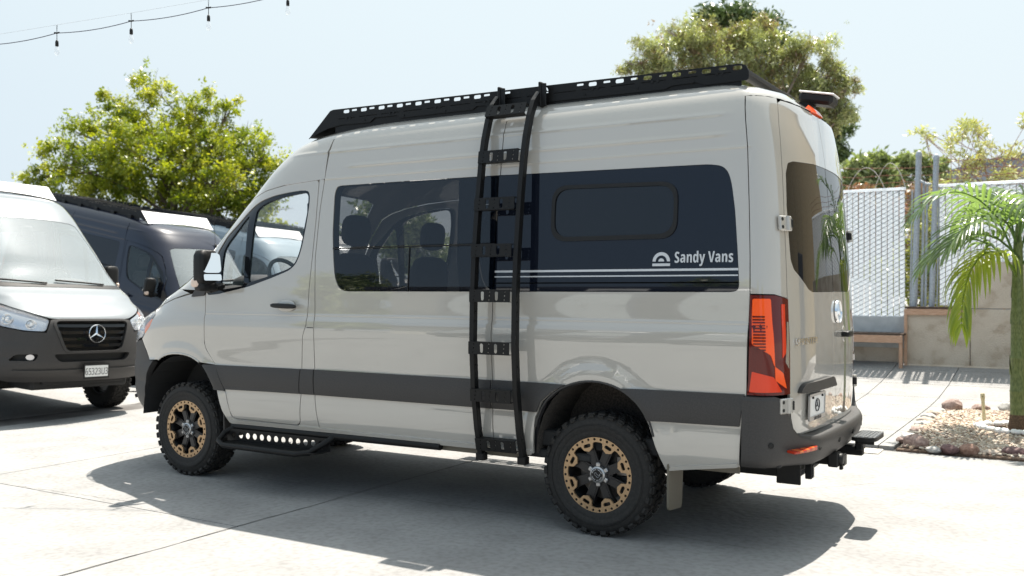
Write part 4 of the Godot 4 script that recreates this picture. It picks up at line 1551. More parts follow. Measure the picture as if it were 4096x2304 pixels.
func main_van() -> void:
	var o := van("camper_van", "pale grey high-roof camper van with side ladder, black roof rack and bronze wheel rings", {"body": M.paint, "screen": M.shield, "ring": M.gold, "fairing": M.rack, "words": true}, Transform3D(), "camper vans parked in the yard")
	# silver print on the near side
	piece(o, "silver_stripe", "line", M.decal)
	piece(o, "silver_stripe", "line2", M.decal)
	piece(o, "sunrise_emblem", "sun_emblem", M.decal)
	var name_mesh := tag_text("Sandy Vans", .0605, true, .003, "Droid Sans")
	var S := Shape.new()
	add_text(S, name_mesh, Transform3D())
	var lo := 9.0
	var hi := -9.0
	for p in S.v:
		lo = minf(lo, p.x)
		hi = maxf(hi, p.x)
	var low_y := 9.0
	for p in S.v:
		low_y = minf(low_y, p.y)
	var T := at_side(.684, 1.634, .002)
	var sx := (.858 - .512) / (hi - lo)
	var S2 := Shape.new()
	for k in range(0, S.v.size(), 3):
		var q: Array[Vector3] = []
		for e in 3:
			var p := S.v[k + e]
			q.append(T * Vector3((p.x - (lo + hi) / 2.0) * sx, (p.y - low_y) * 1.02, p.z))
		S2.tri(q[0], q[1], q[2], T.basis * S.n[k], T.basis * S.n[k + 1], T.basis * S.n[k + 2])
	piece_mesh(o, "lettering", S2, M.decal)
	# fuel flap lines
	var ff := Shape.new()
	ff.add(sheet(rect(-2.312, 1.219, -2.249, 1.224), [], d_side, .05, .02, .0008, .001))
	piece_mesh(o, "fuel_flap_edge", ff, M.black)
	# ladder hung on the near side
	var ld := put("ladder", cache["ladder_rail"], M.rack, o, Transform3D(Basis(), Vector3(-.799, 0, 0)))
	put("rail", cache["ladder_rail"], M.rack, ld, Transform3D(Basis(), Vector3(.311, 0, 0)))
	for r in [[2.66, .925, .42], [2.35, 1.018, .13], [2.043, 1.065, .08], [1.747, 1.102, .06], [1.46, 1.122, .01], [1.131, 1.132, 0.0], [.83, 1.112, -.05], [.51, 1.050, -.22]]:
		put("rung", cache["rung"], M.rack, ld, Transform3D(Basis(Vector3(1, 0, 0), -r[2]), Vector3(.136, r[0], r[1])))
	# side step under the driver's door
	var stp := Shape.new()
	stp.tube(PackedVector3Array([Vector3(-3.12, .44, .96), Vector3(-2.0, .445, .965), Vector3(-1.15, .448, .96)]), .024, 10)
	stp.tube(PackedVector3Array([Vector3(-3.10, .43, .97), Vector3(-3.14, .40, 1.02), Vector3(-3.12, .345, 1.10), Vector3(-3.04, .325, 1.13), Vector3(-2.3, .32, 1.13), Vector3(-2.2, .335, 1.10), Vector3(-2.12, .40, 1.02), Vector3(-2.08, .44, .97)]), .022, 10)
	var sidestep := piece_mesh(o, "side_step", stp, M.rack)
	var hp := Shape.new()
	var hs := []
	for k in 13:
		hs.append(disc(Vector2(-3.06 + .0735 * k, .385), .0235, 14))
	hp.plate(rect(-3.13, .338, -2.09, .43), hs, -.003, .003, Transform3D(Basis(), Vector3(0, 0, 1.0)))
	hp.cube(Vector3(-2.6, .335, 1.06), Vector3(.98, .006, .13))
	piece_mesh(sidestep, "perforated_plate", hp, M.rack)
	var brk := Shape.new()
	for x in [-2.9, -2.5, -2.12]:
		brk.cube(Vector3(x, .47, .93), Vector3(.05, .05, .06), .005)
	piece_mesh(sidestep, "bracket", brk, M.rack)
	# slotted running board on the far side
	var rb := Shape.new()
	var rs := []
	for k in 9:
		rs.append(fillet(rect(-2.05 + .17 * k, .03, -1.93 + .17 * k, .045), .006, 2))
		rs.append(fillet(rect(-1.99 + .17 * k, .075, -1.93 + .17 * k, .085), .004, 2))
		rs.append(fillet(rect(-2.02 + .17 * k, .11, -1.90 + .17 * k, .13), .008, 2))
	rb.plate(rect(-2.2, 0.0, -.42, .16), rs, -.004, .004, Transform3D(Basis(Vector3(1, 0, 0), PI / 2), Vector3(0, .42, -1.13)))
	rb.tube(PackedVector3Array([Vector3(-2.2, .42, -.96), Vector3(-2.2, .41, -1.12), Vector3(-.42, .41, -1.12), Vector3(-.42, .42, -.96)]), .018, 8)
	piece_mesh(o, "running_board", rb, M.rack)
	# mud flaps
	var mf := Shape.new()
	for s in [1.0, -1.0]:
		var t := Transform3D(Basis(Vector3(0, 1, 0), PI / 2), Vector3(.47, 0, s * .86))
		mf.plate(fillet(pv([-.12, .22, .09, .20, .115, .46, .115, .66, -.115, .70]), .03), [], -.006, .006, t)
	piece_mesh(o, "mud_flap", mf, M.flap)
	var mf2 := Shape.new()
	for s in [1.0, -1.0]:
		mf2.plate(fillet(pv([-.10, .34, .10, .34, .115, .52, .115, .80, -.11, .80]), .02), [], -.006, .006, Transform3D(Basis(Vector3(0, 1, 0), PI / 2), Vector3(-3.215, 0, s * .86)))
	piece_mesh(o, "mud_flap", mf2, M.clad)
	tail_details(o)


func tail_details(o: Node3D) -> void:
	# hinges
	for q in [[.868, 1.87], [.885, .857]]:
		for s in [1.0, -1.0]:
			var T := at_tail(q[0] * s, q[1], .012)
			var h := Shape.new()
			h.box(Vector3(.11, .085, .022), T, .006)
			h.rod(T * Vector3(.012 * s, -.04, .010), T * Vector3(.012 * s, .04, .010), .014)
			var hn := piece_mesh(o, "hinge", h, M.paint)
			for y in [-.022, .022]:
				var sc := Shape.new()
				sc.rod(T * Vector3(-.036 * s, y, .008), T * Vector3(-.036 * s, y, .0125), .010)
				piece_mesh(hn, "hinge_bolt", sc, M.black)
			var pad := Shape.new()
			pad.box(Vector3(.018, .05, .024), T * Transform3D(Basis(), Vector3(.052 * s, 0, .002)), .003)
			piece_mesh(hn, "hinge_pad", pad, M.black)
	var st := Shape.new()
	star(st, .073, at_tail(-.075, 1.36, .008))
	piece_mesh(o, "rear_emblem", st, M.chrome)
	var bk := Shape.new()
	bk.plate(disc(Vector2.ZERO, .068, 24), [], 0.0, .004, at_tail(-.075, 1.36, .002))
	piece_mesh(o, "emblem_backing", bk, M.paint)
	# handle
	var T := at_tail(-.30, 1.213, .0)
	var hb := Shape.new()
	put_loaf(hb, Vector3(.155, .042, .035), T * Transform3D(Basis(), Vector3(0, .0, .035)), 4.0)
	put_loaf(hb, Vector3(.03, .036, .05), T * Transform3D(Basis(), Vector3(-.06, 0, .015)), 4.0)
	put_loaf(hb, Vector3(.03, .036, .05), T * Transform3D(Basis(), Vector3(.06, 0, .015)), 4.0)
	var hn := piece_mesh(o, "rear_handle", hb, M.black)
	var cu := Shape.new()
	put_loaf(cu, Vector3(.10, .105, .012), T, 2.4)
	piece_mesh(hn, "handle_recess", cu, M.paint)
	# number plate under its dark brow
	piece(o, "number_plate_brow", "brow", M.clad)
	var P := at_tail(.555, .823, .012)
	P.basis = P.basis * Basis(Vector3(0, 1, 0), .02)
	var pl := Shape.new()
	pl.plate(fillet(rect(-.152, -.077, .152, .077), .01, 2), [fillet(rect(-.14, -.053, .14, .062), .004, 2)], -.002, .008, P)
	var plo := piece_mesh(o, "number_plate", pl, M.steel)
	var pf := Shape.new()
	pf.plate(rect(-.145, -.07, .145, .07), [], -.003, .003, P)
	piece_mesh(plo, "plate_face", pf, M.plate)
	var tx := Shape.new()
	add_text(tx, tag_text("SAN DIEGO", .019, true, .001), P * Transform3D(Basis(), Vector3(0, -.066, .0085)))
	star(tx, .038, P * Transform3D(Basis(), Vector3(0, .006, .0035)), .06)
	piece_mesh(plo, "plate_print", tx, M.text)
	var sw := Shape.new()
	for s in [-1.0, 1.0]:
		sw.rod(P * Vector3(s * .09, .055, .003), P * Vector3(s * .09, .055, .012), .007, 8)
	piece_mesh(plo, "screw", sw, M.black)
	# name badge
	var S := Shape.new()
	var bt := at_tail(.676, 1.216, .004)
	add_text(S, tag_text("SPRINTER", .036, true, .005), bt * Transform3D(Basis(Vector3(1.38, 0, 0), Vector3(.15, 1, 0), Vector3(0, 0, 1)), Vector3(0, -.012, 0)))
	piece_mesh(o, "name_badge", S, M.chrome)
	var bg := Shape.new()
	bg.box(Vector3(.10, .028, .006), at_tail(-.72, 1.225, .004), .002)
	bg.box(Vector3(.07, .04, .006), at_tail(-.78, 1.03, .004), .002)
	piece_mesh(o, "name_badge", bg, M.chrome)
	# bumper fittings
	var rf := Shape.new()
	var rf2 := Shape.new()
	for k in 7:
		var phi := lerpf(.705, .865, k / 6.0)
		var A := at_tail(phi, .605, .047)
		(rf if k % 2 == 0 else rf2).box(Vector3(.045, lerpf(.026, .014, k / 6.0), .06), A, .004)
	piece_mesh(o, "reflector", rf, mat(Color(.42, .03, .01), .15))
	piece_mesh(o, "reflector", rf2, mat(Color(.55, .13, .03), .15))
	var sn := Shape.new()
	for q in [[.97, .645, .018], [.64, .60, .070], [.235, .597, .074], [-.235, .597, .074], [-.64, .60, .070]]:
		var A := at_tail(q[0], q[1], q[2])
		A.basis = Basis(Vector3.UP.cross(Vector3(A.basis.z.x, 0, A.basis.z.z).normalized()), Vector3.UP, Vector3(A.basis.z.x, 0, A.basis.z.z).normalized())
		sn.lathe(pv([.017, -.006, .017, .003, .013, .004, .012, .002, 0.0, .003]), 16, A)
	piece_mesh(o, "parking_sensor", sn, M.black)
	# light above the doors, camera on the roof edge
	piece(o, "brake_light", "red_strip", M.redbright)
	var cm := Shape.new()
	var ct := Transform3D(Basis(Vector3(0, 0, 1), -.20), Vector3(1.06, 2.725, -.13))
	cm.box(Vector3(.22, .07, .17), ct, .02)
	cm.box(Vector3(.10, .05, .13), Transform3D(Basis(), Vector3(.98, 2.69, -.13)), .01)
	var cn := piece_mesh(o, "roof_camera", cm, M.black)
	var cw := Shape.new()
	cw.box(Vector3(.225, .012, .172), ct * Transform3D(Basis(), Vector3(.0, .034, 0)), .005)
	piece_mesh(cn, "camera_lid", cw, M.whitemetal)
	# tow bar with step
	var tb := Shape.new()
	tb.cube(Vector3(1.06, .46, .05), Vector3(.075, .075, 1.15), .006)
	tb.cube(Vector3(1.07, .44, .62), Vector3(.14, .13, .012), .004)
	tb.cube(Vector3(1.07, .44, -.52), Vector3(.14, .13, .012), .004)
	tb.cube(Vector3(1.17, .455, .10), Vector3(.22, .07, .07), .005)
	tb.cube(Vector3(1.12, .44, .36), Vector3(.04, .15, .02), .004)
	tb.cube(Vector3(1.13, .41, .34), Vector3(.03, .08, .035), .004)
	tb.cube(Vector3(.95, .50, .3), Vector3(.35, .05, .06), .006)
	tb.cube(Vector3(.95, .50, -.3), Vector3(.35, .05, .06), .006)
	var tbn := piece_mesh(o, "tow_bar", tb, M.rack)
	var so := Shape.new()
	so.cube(Vector3(1.235, .47, .20), Vector3(.06, .085, .10), .006)
	so.lathe(pv([.034, .0, .034, .02, .028, .026, 0.0, .026]), 20, Transform3D(Basis(Vector3(0, 1, 0), PI / 2), Vector3(1.262, .475, .20)))
	so.cube(Vector3(1.275, .425, .20), Vector3(.02, .03, .03), .004)
	piece_mesh(tbn, "trailer_socket", so, M.black)
	var sp := Shape.new()
	var sp_o := fillet(pv([1.28, -.03, 1.28, -.37, 1.40, -.37, 1.43, -.33, 1.43, -.07, 1.40, -.03]), .04)
	var flipped := PackedVector2Array()
	for p in sp_o:
		flipped.append(Vector2(p.x, -p.y))
	var Tm := Transform3D(Basis(Vector3(1, 0, 0), -PI / 2), Vector3(0, .572, 0))
	sp.plate(flipped, [], -.018, .006, Tm)
	sp.cube(Vector3(1.31, .52, -.18), Vector3(.05, .085, .09), .01)
	sp.cube(Vector3(1.22, .475, -.18), Vector3(.22, .06, .06), .006)
	sp.cube(Vector3(1.36, .545, -.10), Vector3(.10, .035, .012), .004)
	var spn := piece_mesh(tbn, "step_plate", sp, M.rack)
	var gr := Shape.new()
	for i in 6:
		for j in 12:
			gr.box(Vector3(.020, .004, .010), Transform3D(Basis(Vector3(0, 1, 0), .5 if (i + j) % 2 else -.5), Vector3(1.305 + i * .0215, .580, -.345 + j * .026)))
	piece_mesh(spn, "tread_plate", gr, M.steel)


# ---------------------------------------------------------------- ground
func rise(z: float) -> float:
	return 0.022 * pow(maxf(0.0, -z - 6.3), 2.0) if z > -10.2 else 0.022 * pow(3.9, 2.0)


func ground_y(x: float, z: float) -> float:
	var wz := smoothstep(-2.4, -3.6, z) if false else 1.0 - smoothstep(-3.6, -2.4, z)
	var ramp := 0.0
	if x < -9.0:
		ramp = -.215 * smoothstep(0.0, 1.0, clampf((-9.0 - x) / 1.6, 0.0, 1.0))
		if x < -10.2:
			ramp += .187 * (minf(-x, 22.0) - 10.2) - .02
	var flat := maxf(0.0, minf(-x, 16.0) - 8.3) * .042
	var side := 1.0 - smoothstep(-9.0, -8.0, x)
	var back := (rise(z) + (.0 if z > -3.3 else .0)) * (1.0 - side)
	return lerpf(flat, ramp, wz * side) + back


func ground_sheet(x0: float, x1: float, z0: float, z1: float, step: float, lift: float) -> Shape:
	var rows := []
	var nx := maxi(1, ceili((x1 - x0) / step))
	var nz := maxi(1, ceili((z1 - z0) / step))
	for i in nx + 1:
		var row := PackedVector3Array()
		for j in nz + 1:
			var x := lerpf(x0, x1, float(i) / nx)
			var z := lerpf(z0, z1, float(j) / nz)
			row.append(Vector3(x, ground_y(x, z) + lift, z))
		rows.append(row)
	var S := Shape.new()
	S.grid(rows)
	for k in S.n.size():
		if S.n[k].y < 0:
			S.n[k] = -S.n[k]
	return S


func slab(x0: float, x1: float, z0: float, z1: float, lift: float, parent: Node3D, m: Material) -> void:
	var gap := .005
	x0 += gap; x1 -= gap; z0 += gap; z1 -= gap
	var S := Shape.new()
	var nz := maxi(1, ceili((z1 - z0) / 1.3)) if z0 < -6.3 else 1
	for j in nz:
		var za := lerpf(z0, z1, float(j) / nz)
		var zb := lerpf(z0, z1, float(j + 1) / nz)
		var a := Vector3(x0, rise(za) + lift, za)
		var b := Vector3(x1, rise(za) + lift, za)
		var c := Vector3(x1, rise(zb) + lift, zb)
		var d := Vector3(x0, rise(zb) + lift, zb)
		S.flat(a, b, c, d, Vector3.UP)
		var dn := Vector3(0, -.06, 0)
		S.flat(a, d, d + dn, a + dn, Vector3.LEFT)
		S.flat(b, c, c + dn, b + dn, Vector3.RIGHT)
	var ya := Vector3(0, -.06, 0)
	S.flat(Vector3(x0, rise(z0) + lift, z0), Vector3(x1, rise(z0) + lift, z0), Vector3(x1, rise(z0) + lift, z0) + ya, Vector3(x0, rise(z0) + lift, z0) + ya, Vector3.FORWARD)
	S.flat(Vector3(x0, rise(z1) + lift, z1), Vector3(x1, rise(z1) + lift, z1), Vector3(x1, rise(z1) + lift, z1) + ya, Vector3(x0, rise(z1) + lift, z1) + ya, Vector3.BACK)
	put("concrete_slab", S.mesh(), m, parent)


func build_ground() -> void:
	var stain := noisy(.006, [Color(.248, .245, .240), Color(.276, .273, .268), Color(.300, .297, .291)], [.2, .5, .8], 1024, 6, false, 1, 0, 3)
	var bump := noisy(.11, [], [], 512, 5, true, 2.0, 0, 5)
	var con := tri_mat(stain, .22, .85, bump, .3)
	var fine := noisy(.16, [Color(.84, .83, .82), Color(1, 1, 1)], [.2, .55], 512, 3, false, 1, 0, 8)
	con.detail_enabled = true
	con.detail_albedo = fine
	con.detail_blend_mode = BaseMaterial3D.BLEND_MODE_MUL
	M.concrete = con
	var bm := noisy(.01, [Color(.10, .095, .09), Color(.16, .15, .145)], [.3, .7], 512, 5, false, 1, 0, 11)
	var under := tri_mat(bm, .3, .95)
	M.joint = under
	# one sheet out to the horizon with the ramp pressed into it
	var S := Shape.new()
	S.add(ground_sheet(-30, 12, -30, 14, 1.0, -.012))
	var far := 260.0
	for r in [[-far, -30, -far, far], [12, far, -far, far], [-30, 12, -far, -30], [-30, 12, 14, far]]:
		var rows := []
		for i in 9:
			var row := PackedVector3Array()
			for j in 45:
				var x := lerpf(r[0], r[1], i / 8.0)
				var z := lerpf(r[2], r[3], j / 44.0)
				row.append(Vector3(x, ground_y(clampf(x, -30, 12), clampf(z, -30, 14)) - .012, z))
			rows.append(row)
		var F := Shape.new()
		F.grid(rows)
		for k in F.n.size():
			F.n[k] = F.n[k] * signf(F.n[k].y)
		S.add(F)
	var gr := structure("ground", S.mesh(), con)
	var bed := Shape.new()
	bed.add(ground_sheet(-8.3, 8, -10.0, 9.0, .9, -.0075))
	var joints := put("joint_bed", bed.mesh(), under, gr)
	joints.set_meta("kind", "structure")
	for q in [[-7.6, -5.0, -3.2, 1.9], [-7.6, -5.0, 1.9, 6.0], [-5.0, -2.05, -3.2, 1.9], [-5.0, -2.05, 1.9, 6.0], [-2.05, 6.1, -3.2, 8.8], [-7.6, -2.05, 6.0, 8.8]]:
		slab(q[0], q[1], q[2], q[3], 0.0, gr, con)
	var zs := [-10.0, -9.56, -8.53, -7.5, -6.72, -5.44, -4.41, -3.3]
	var xs := [-7.24, -6.34, -5.44, -4.54, -3.64, -2.74, -1.84, -.94, -.04, .86]
	for i in xs.size() - 1:
		for j in zs.size() - 1:
			slab(xs[i], xs[i + 1], zs[j], zs[j + 1], .03, gr, con)
	for j in zs.size() - 1:
		if zs[j] < -6.8:
			for x in [.86, 1.76, 2.66, 3.56, 4.46]:
				slab(x, x + .9, zs[j], zs[j + 1], .03, gr, con)
		else:
			slab(.86, 1.0, zs[j], zs[j + 1], .03, gr, con)
			slab(3.15, 4.2, zs[j], zs[j + 1], .03, gr, con)
	var rc := RandomNumberGenerator.new()
	rc.seed = 5
	for q in [[-3.5, .74, .95, .72, .006], [-2.045, 3.6, -2.06, -3.1, .009], [-4.9, 1.93, -3.2, 1.80, .005], [.30, -.62, 1.3, -1.75, .004], [1.9, 2.3, 4.0, 1.2, .003]]:
		var CS := Shape.new()
		var n := 60
		var prev := Vector2.ZERO
		var wander := 0.0
		var lastw := .001
		for k in n + 1:
			var t := float(k) / n
			var base := Vector2(q[0], q[1]).lerp(Vector2(q[2], q[3]), t)
			wander = wander * .85 + rc.randf_range(-.012, .012)
			var dirn := (Vector2(q[2], q[3]) - Vector2(q[0], q[1])).normalized()
			var p := base + dirn.orthogonal() * wander
			var wd: float = q[4] * rc.randf_range(.35, 1.0)
			if k > 0:
				var o0 := dirn.orthogonal() * lastw / 2.0
				var o1 := dirn.orthogonal() * wd / 2.0
				CS.quad(Vector3(prev.x - o0.x, .002, prev.y - o0.y), Vector3(prev.x + o0.x, .002, prev.y + o0.y), Vector3(p.x + o1.x, .002, p.y + o1.y), Vector3(p.x - o1.x, .002, p.y - o1.y), Vector3.UP)
			prev = p
			lastw = wd
		put("crack", CS.mesh(), under, gr).set_meta("kind", "structure")
	var asph := tri_mat(noisy(.02, [Color(.055, .055, .056), Color(.10, .10, .10)], [.3, .75], 512, 5, false, 1, 0, 21), .5, .9, bump, .6)
	var rampS := ground_sheet(-24, -9.0, -16, -3.0, .5, -.006)
	structure("ramp", rampS.mesh(), asph)
	var pl := Shape.new()
	pl.cube(Vector3(.80, .006, -3.09), Vector3(.24, .008, .26), .002)
	tag(put("cover_plate", pl.mesh(), mat(Color(.55, .52, .46), .6)), "thin pale square plate lying on the concrete by the tow step", "cover plate")


# ---------------------------------------------------------------- walls, fence, bench
func build_boundary() -> void:
	var speck := noisy(.22, [Color(.30, .255, .20), Color(.54, .475, .39), Color(.60, .535, .45)], [.18, .34, .8], 1024, 4, false, 1, 0, 31)
	var blot := noisy(.012, [Color(.80, .76, .72), Color(.95, .94, .93), Color(1, 1, 1)], [.22, .42, .7], 512, 5, false, 1, 0, 33)
	var wb := noisy(.15, [], [], 512, 5, true, 3.0, 0, 35)
	var wall := tri_mat(speck, .45, .9, wb, .5)
	wall.detail_enabled = true
	wall.detail_albedo = blot
	wall.detail_blend_mode = BaseMaterial3D.BLEND_MODE_MUL
	var pale := tri_mat(noisy(.02, [Color(.45, .475, .49), Color(.51, .535, .55)], [.3, .7], 512, 5, false, 1, 0, 37), .5, .85, wb, .25)
	var wood := tri_mat(noisy(.03, [Color(.42, .25, .16), Color(.56, .37, .26)], [.3, .7], 512, 4, false, 1, 0, 39), 1.5, .75, wb, .3)
	wood.uv1_scale = Vector3(.5, 6.0, 6.0)
	var dark := tri_mat(noisy(.03, [Color(.055, .035, .024), Color(.10, .065, .045)], [.3, .7], 512, 4, false, 1, 0, 40), 1.5, .75)
	var S := Shape.new()
	# low wall behind the bench
	var lw := thing("low_wall", "low grey-blue painted wall behind the bench, under the slatted fence", "wall", Vector3(-3.4, .30, -10.15))
	S.cube(Vector3(0, .38, 0), Vector3(6.9, .76, .2), .01)
	put("wall_face", S.mesh(), pale, lw)
	S = Shape.new()
	S.cube(Vector3(0, .12, .105), Vector3(6.9, .27, .02), .003)
	put("wall_foot", S.mesh(), wall, lw)
	# concrete wall right of the bench, in cast panels
	var cw := thing("concrete_wall", "speckled tan concrete wall of cast panels behind the palm", "wall", Vector3(.1, .22, -9.85))
	for q in [[.0, .905, .08, .97], [.915, 2.2, .08, .97], [.915, 2.2, .98, 1.68], [2.21, 3.5, .08, .97], [2.21, 3.5, .98, 1.68], [3.51, 5.2, .08, 1.68]]:
		S = Shape.new()
		S.cube(Vector3((q[0] + q[1]) / 2, (q[2] + q[3]) / 2, -.1), Vector3(q[1] - q[0], q[3] - q[2], .2), .008)
		put("panel", S.mesh(), wall, cw)
	S = Shape.new()
	S.cube(Vector3(2.6, .85, -.11), Vector3(5.19, 1.60, .15))
	S.cube(Vector3(.45, .55, -.11), Vector3(.9, .9, .15))
	S = Shape.new()
	S.cube(Vector3(2.6, .52, -.115), Vector3(5.18, .86, .15))
	put("core", S.mesh(), mat(Color(.10, .085, .07), .9), cw)
	S = Shape.new()
	S.cube(Vector3(2.6, .04, -.075), Vector3(5.22, .13, .24), .02)
	put("footing", S.mesh(), wall, cw)
	# timber ledge on the lower part of that wall
	var tl2 := thing("timber_ledge", "wooden ledge capping the lower concrete wall beneath the fence posts", "ledge", Vector3(.1, 1.19, -9.85))
	for k in 3:
		S = Shape.new()
		S.cube(Vector3(.45, .015, -.20 + k * .105), Vector3(.93, .03, .10), .004)
		put("plank", S.mesh(), dark, tl2)
	S = Shape.new()
	S.cube(Vector3(.455, -.052, .045), Vector3(.90, .095, .025), .003)
	put("fascia_board", S.mesh(), wood, tl2)
	S = Shape.new()
	S.cube(Vector3(.0, -.5, .045), Vector3(.045, .98, .03), .003)
	put("corner_post", S.mesh(), wood, tl2)
	# bench
	var bn := thing("bench", "long timber bench with dark seat slats against the low wall", "bench", Vector3(-1.7, .26, -9.78))
	for k in 4:
		S = Shape.new()
		S.cube(Vector3(0, .53, -.20 + k * .115), Vector3(3.62, .028, .108), .004)
		put("seat_slat", S.mesh(), dark, bn)
	S = Shape.new()
	S.cube(Vector3(0, .455, .205), Vector3(3.58, .115, .03), .004)
	put("apron_board", S.mesh(), wood, bn)
	for x in [-1.75, 0.0, 1.76]:
		S = Shape.new()
		S.cube(Vector3(x, .22, .175), Vector3(.05, .46, .05), .004)
		put("leg", S.mesh(), wood, bn)
	build_fence()


func build_fence() -> void:
	var vinyl := mat(Color(.82, .84, .86), .45)
	vinyl.backlight_enabled = true
	vinyl.backlight = Color(.92, .96, 1.0).linear_to_srgb()
	var galv := tri_mat(noisy(.06, [Color(.33, .37, .41), Color(.45, .49, .53)], [.3, .7], 256, 4, false, 1, 0, 51), 2.0, .5, null, 1.0)
	galv.metallic = .25
	var wire := mat(Color(.20, .21, .23), .45, .3)
	var rust := mat(Color(.20, .075, .04), .8)
	var rng := RandomNumberGenerator.new()
	rng.seed = 77
	var z := -10.08
	var runs := [["slatted_fence", "pale grey slatted chain-link fence panel above the bench", -3.6, .06, 1.04, 3.06], ["slatted_fence", "pale grey slatted chain-link fence panel behind the palm fronds", .55, 5.1, 1.24, 3.08]]
	for r in runs:
		var f := thing(r[0], r[1], "fence", Vector3(r[2], 0, z), 0.0, "slatted fence panels")
		var w: float = r[3] - r[2]
		var n := int(w / .089)
		var mesh := []
		for v in 3:
			var S := Shape.new()
			S.box(Vector3(.0775, r[5] - r[4], .006), Transform3D(Basis(Vector3(0, 1, 0), (v - 1) * .06), Vector3.ZERO), .002)
			mesh.append(S.mesh())
		for k in n:
			put("slat", mesh[rng.randi() % 3], vinyl, f, Transform3D(Basis(Vector3(0, 0, 1), rng.randf_range(-.003, .003)), Vector3(.045 + k * .089, (r[4] + r[5]) / 2 + rng.randf_range(-.012, .012), rng.randf_range(-.003, .003))))
		var L := Shape.new()
		var y0: float = r[4] - .03
		var y1: float = r[5] + .01
		var c := y0 - w * .55
		while c < y1:
			for s in [1.0, -1.0]:
				# clip the slanting wire to the panel
				var xa := maxf(0.0, (y0 - c) / .55)
				var xb := minf(w, (y1 - c) / .55)
				if xb > xa:
					var X0 := xa if s > 0 else w - xa
					var X1 := xb if s > 0 else w - xb
					L.tube(PackedVector3Array([Vector3(X0, c + xa * .55, (.0075 if s > 0 else -.0075)), Vector3(X1, c + xb * .55, (.0075 if s > 0 else -.0075))]), .0042, 4, -1.0, false)
			c += .075
		var lo := put("link_wires", L.mesh(), wire, f)
		lo.set_meta("kind", "stuff")
		var R := Shape.new()
		R.rod(Vector3(-.02, r[5] + .03, 0), Vector3(w, r[5] + .03, 0), .024, 12)
		put("top_rail", R.mesh(), vinyl, f)
		for x in ([0.05, 1.8] if r[2] < 0 else [1.5, 3.2]):
			var P := Shape.new()
			P.rod(Vector3(x, r[4] - .1, -.045), Vector3(x, r[5] + .05, -.045), .024, 12)
			put("post", P.mesh(), galv, f)
	# two stout posts on the ledge with thinner ones between
	var specs := [[.19, 3.60, .045, "tall galvanised post with a rounded cap, nearer the bench"], [.445, 3.53, .043, "slightly shorter galvanised post with a cap, nearer the palm"]]
	for q in specs:
		var p := thing("fence_post", q[3], "post", Vector3(q[0], 1.2, z + .06), 0.0, "galvanised posts on the ledge")
		p.rotation.z = -.03
		var S := Shape.new()
		var hgt: float = q[1] - 1.2
		S.rod(Vector3.ZERO, Vector3(0, hgt, 0), q[2], 20)
		put("tube", S.mesh(), galv, p)
		S = Shape.new()
		S.lathe(pv([q[2] + .004, 0, q[2] + .004, .05, q[2] * .8, .085, q[2] * .4, .10, 0.0, .104]), 20, Transform3D(Basis(Vector3(1, 0, 0), -PI / 2), Vector3(0, hgt - .03, 0)))
		put("cap", S.mesh(), galv, p)
		for y in [.9, 1.75]:
			S = Shape.new()
			S.lathe(pv([q[2], -.012, q[2] + .005, -.012, q[2] + .005, .012, q[2], .012]), 20, Transform3D(Basis(Vector3(1, 0, 0), -PI / 2), Vector3(0, y, 0)))
			put("clamp", S.mesh(), galv, p)
	var gp := thing("pipe_frame", "thin pipes and bare wires filling the gap between the two posts", "pipe frame", Vector3(.32, 1.2, z + .02))
	for q in [[-.02, .020, 1.95], [.03, .018, 1.93], [-.19, .012, 1.85], [.20, .012, 1.85]]:
		var S := Shape.new()
		S.rod(Vector3(q[0], 0, 0), Vector3(q[0] + .03, q[2], 0), q[1], 10)
		put("upright", S.mesh(), galv, gp)
	var S2 := Shape.new()
	S2.tube(PackedVector3Array([Vector3(-.12, 2.02, .04), Vector3(-.05, 2.0, .05), Vector3(.05, 1.94, .05), Vector3(.12, 1.93, .04)]), .022, 10)
	put("cross_pipe", S2.mesh(), galv, gp)
	var W := Shape.new()
	for k in 34:
		for s in [1.0, -1.0]:
			var y := -.1 + k * .06
			W.tube(PackedVector3Array([Vector3(-.24 * s, y, 0), Vector3(.24 * s, y + .26, 0)]), .002, 4, -1.0, false)
	var wo := put("link_wires", W.mesh(), wire, gp)
	wo.set_meta("kind", "stuff")
	# barbed wire
	for q in [[3.22, "lowest rusty barbed wire strung above the fence", 0], [3.34, "middle rusty barbed wire strung above the fence", 1], [3.47, "topmost rusty barbed wire strung above the fence", 2]]:
		var b := thing("barbed_wire", q[1], "barbed wire", Vector3(-3.6, q[0], z - .02), 0.0, "barbed wires over the fence")
		var path := PackedVector3Array()
		for k in 40:
			path.append(Vector3(k * .225, .018 * sin(k * .9 + q[2]) - (.04 if k % 13 < 6 else .0), 0))
		var T := Shape.new()
		T.tube(path, .0042, 5, -1.0, false)
		for k in range(1, 39):
			T.rod(path[k] + Vector3(-.02, .02, 0), path[k] + Vector3(.02, -.02, 0), .003, 4)
			T.rod(path[k] + Vector3(.01, .02, .01), path[k] + Vector3(-.01, -.02, -.01), .003, 4)
		put("strand", T.mesh(), rust, b)
	var arcs := [[-1.05, .14, .55], [-.55, .30, .62], [-.18, .24, .70]]
	var words := ["bent bare wire hoop over the fence, closest to the van", "broad bent wire hoop in the middle of the left fence", "tall pointed wire hoop close to the posts"]
	for k in arcs.size():
		var a: Array = arcs[k]
		var path := PackedVector3Array()
		for i in 17:
			var t := i / 16.0
			path.append(Vector3(a[0] + (t - .5) * a[1] * 2.0, 3.08 + a[2] * .62 * pow(sin(PI * t), .8), z - .05 + .05 * t))
		var T := Shape.new()
		T.tube(path, .007, 6)
		tag(put("wire_hoop", T.mesh(), mat(Color(.45, .42, .38), .6)), words[k], "wire hoop", "wire hoops over the fence")


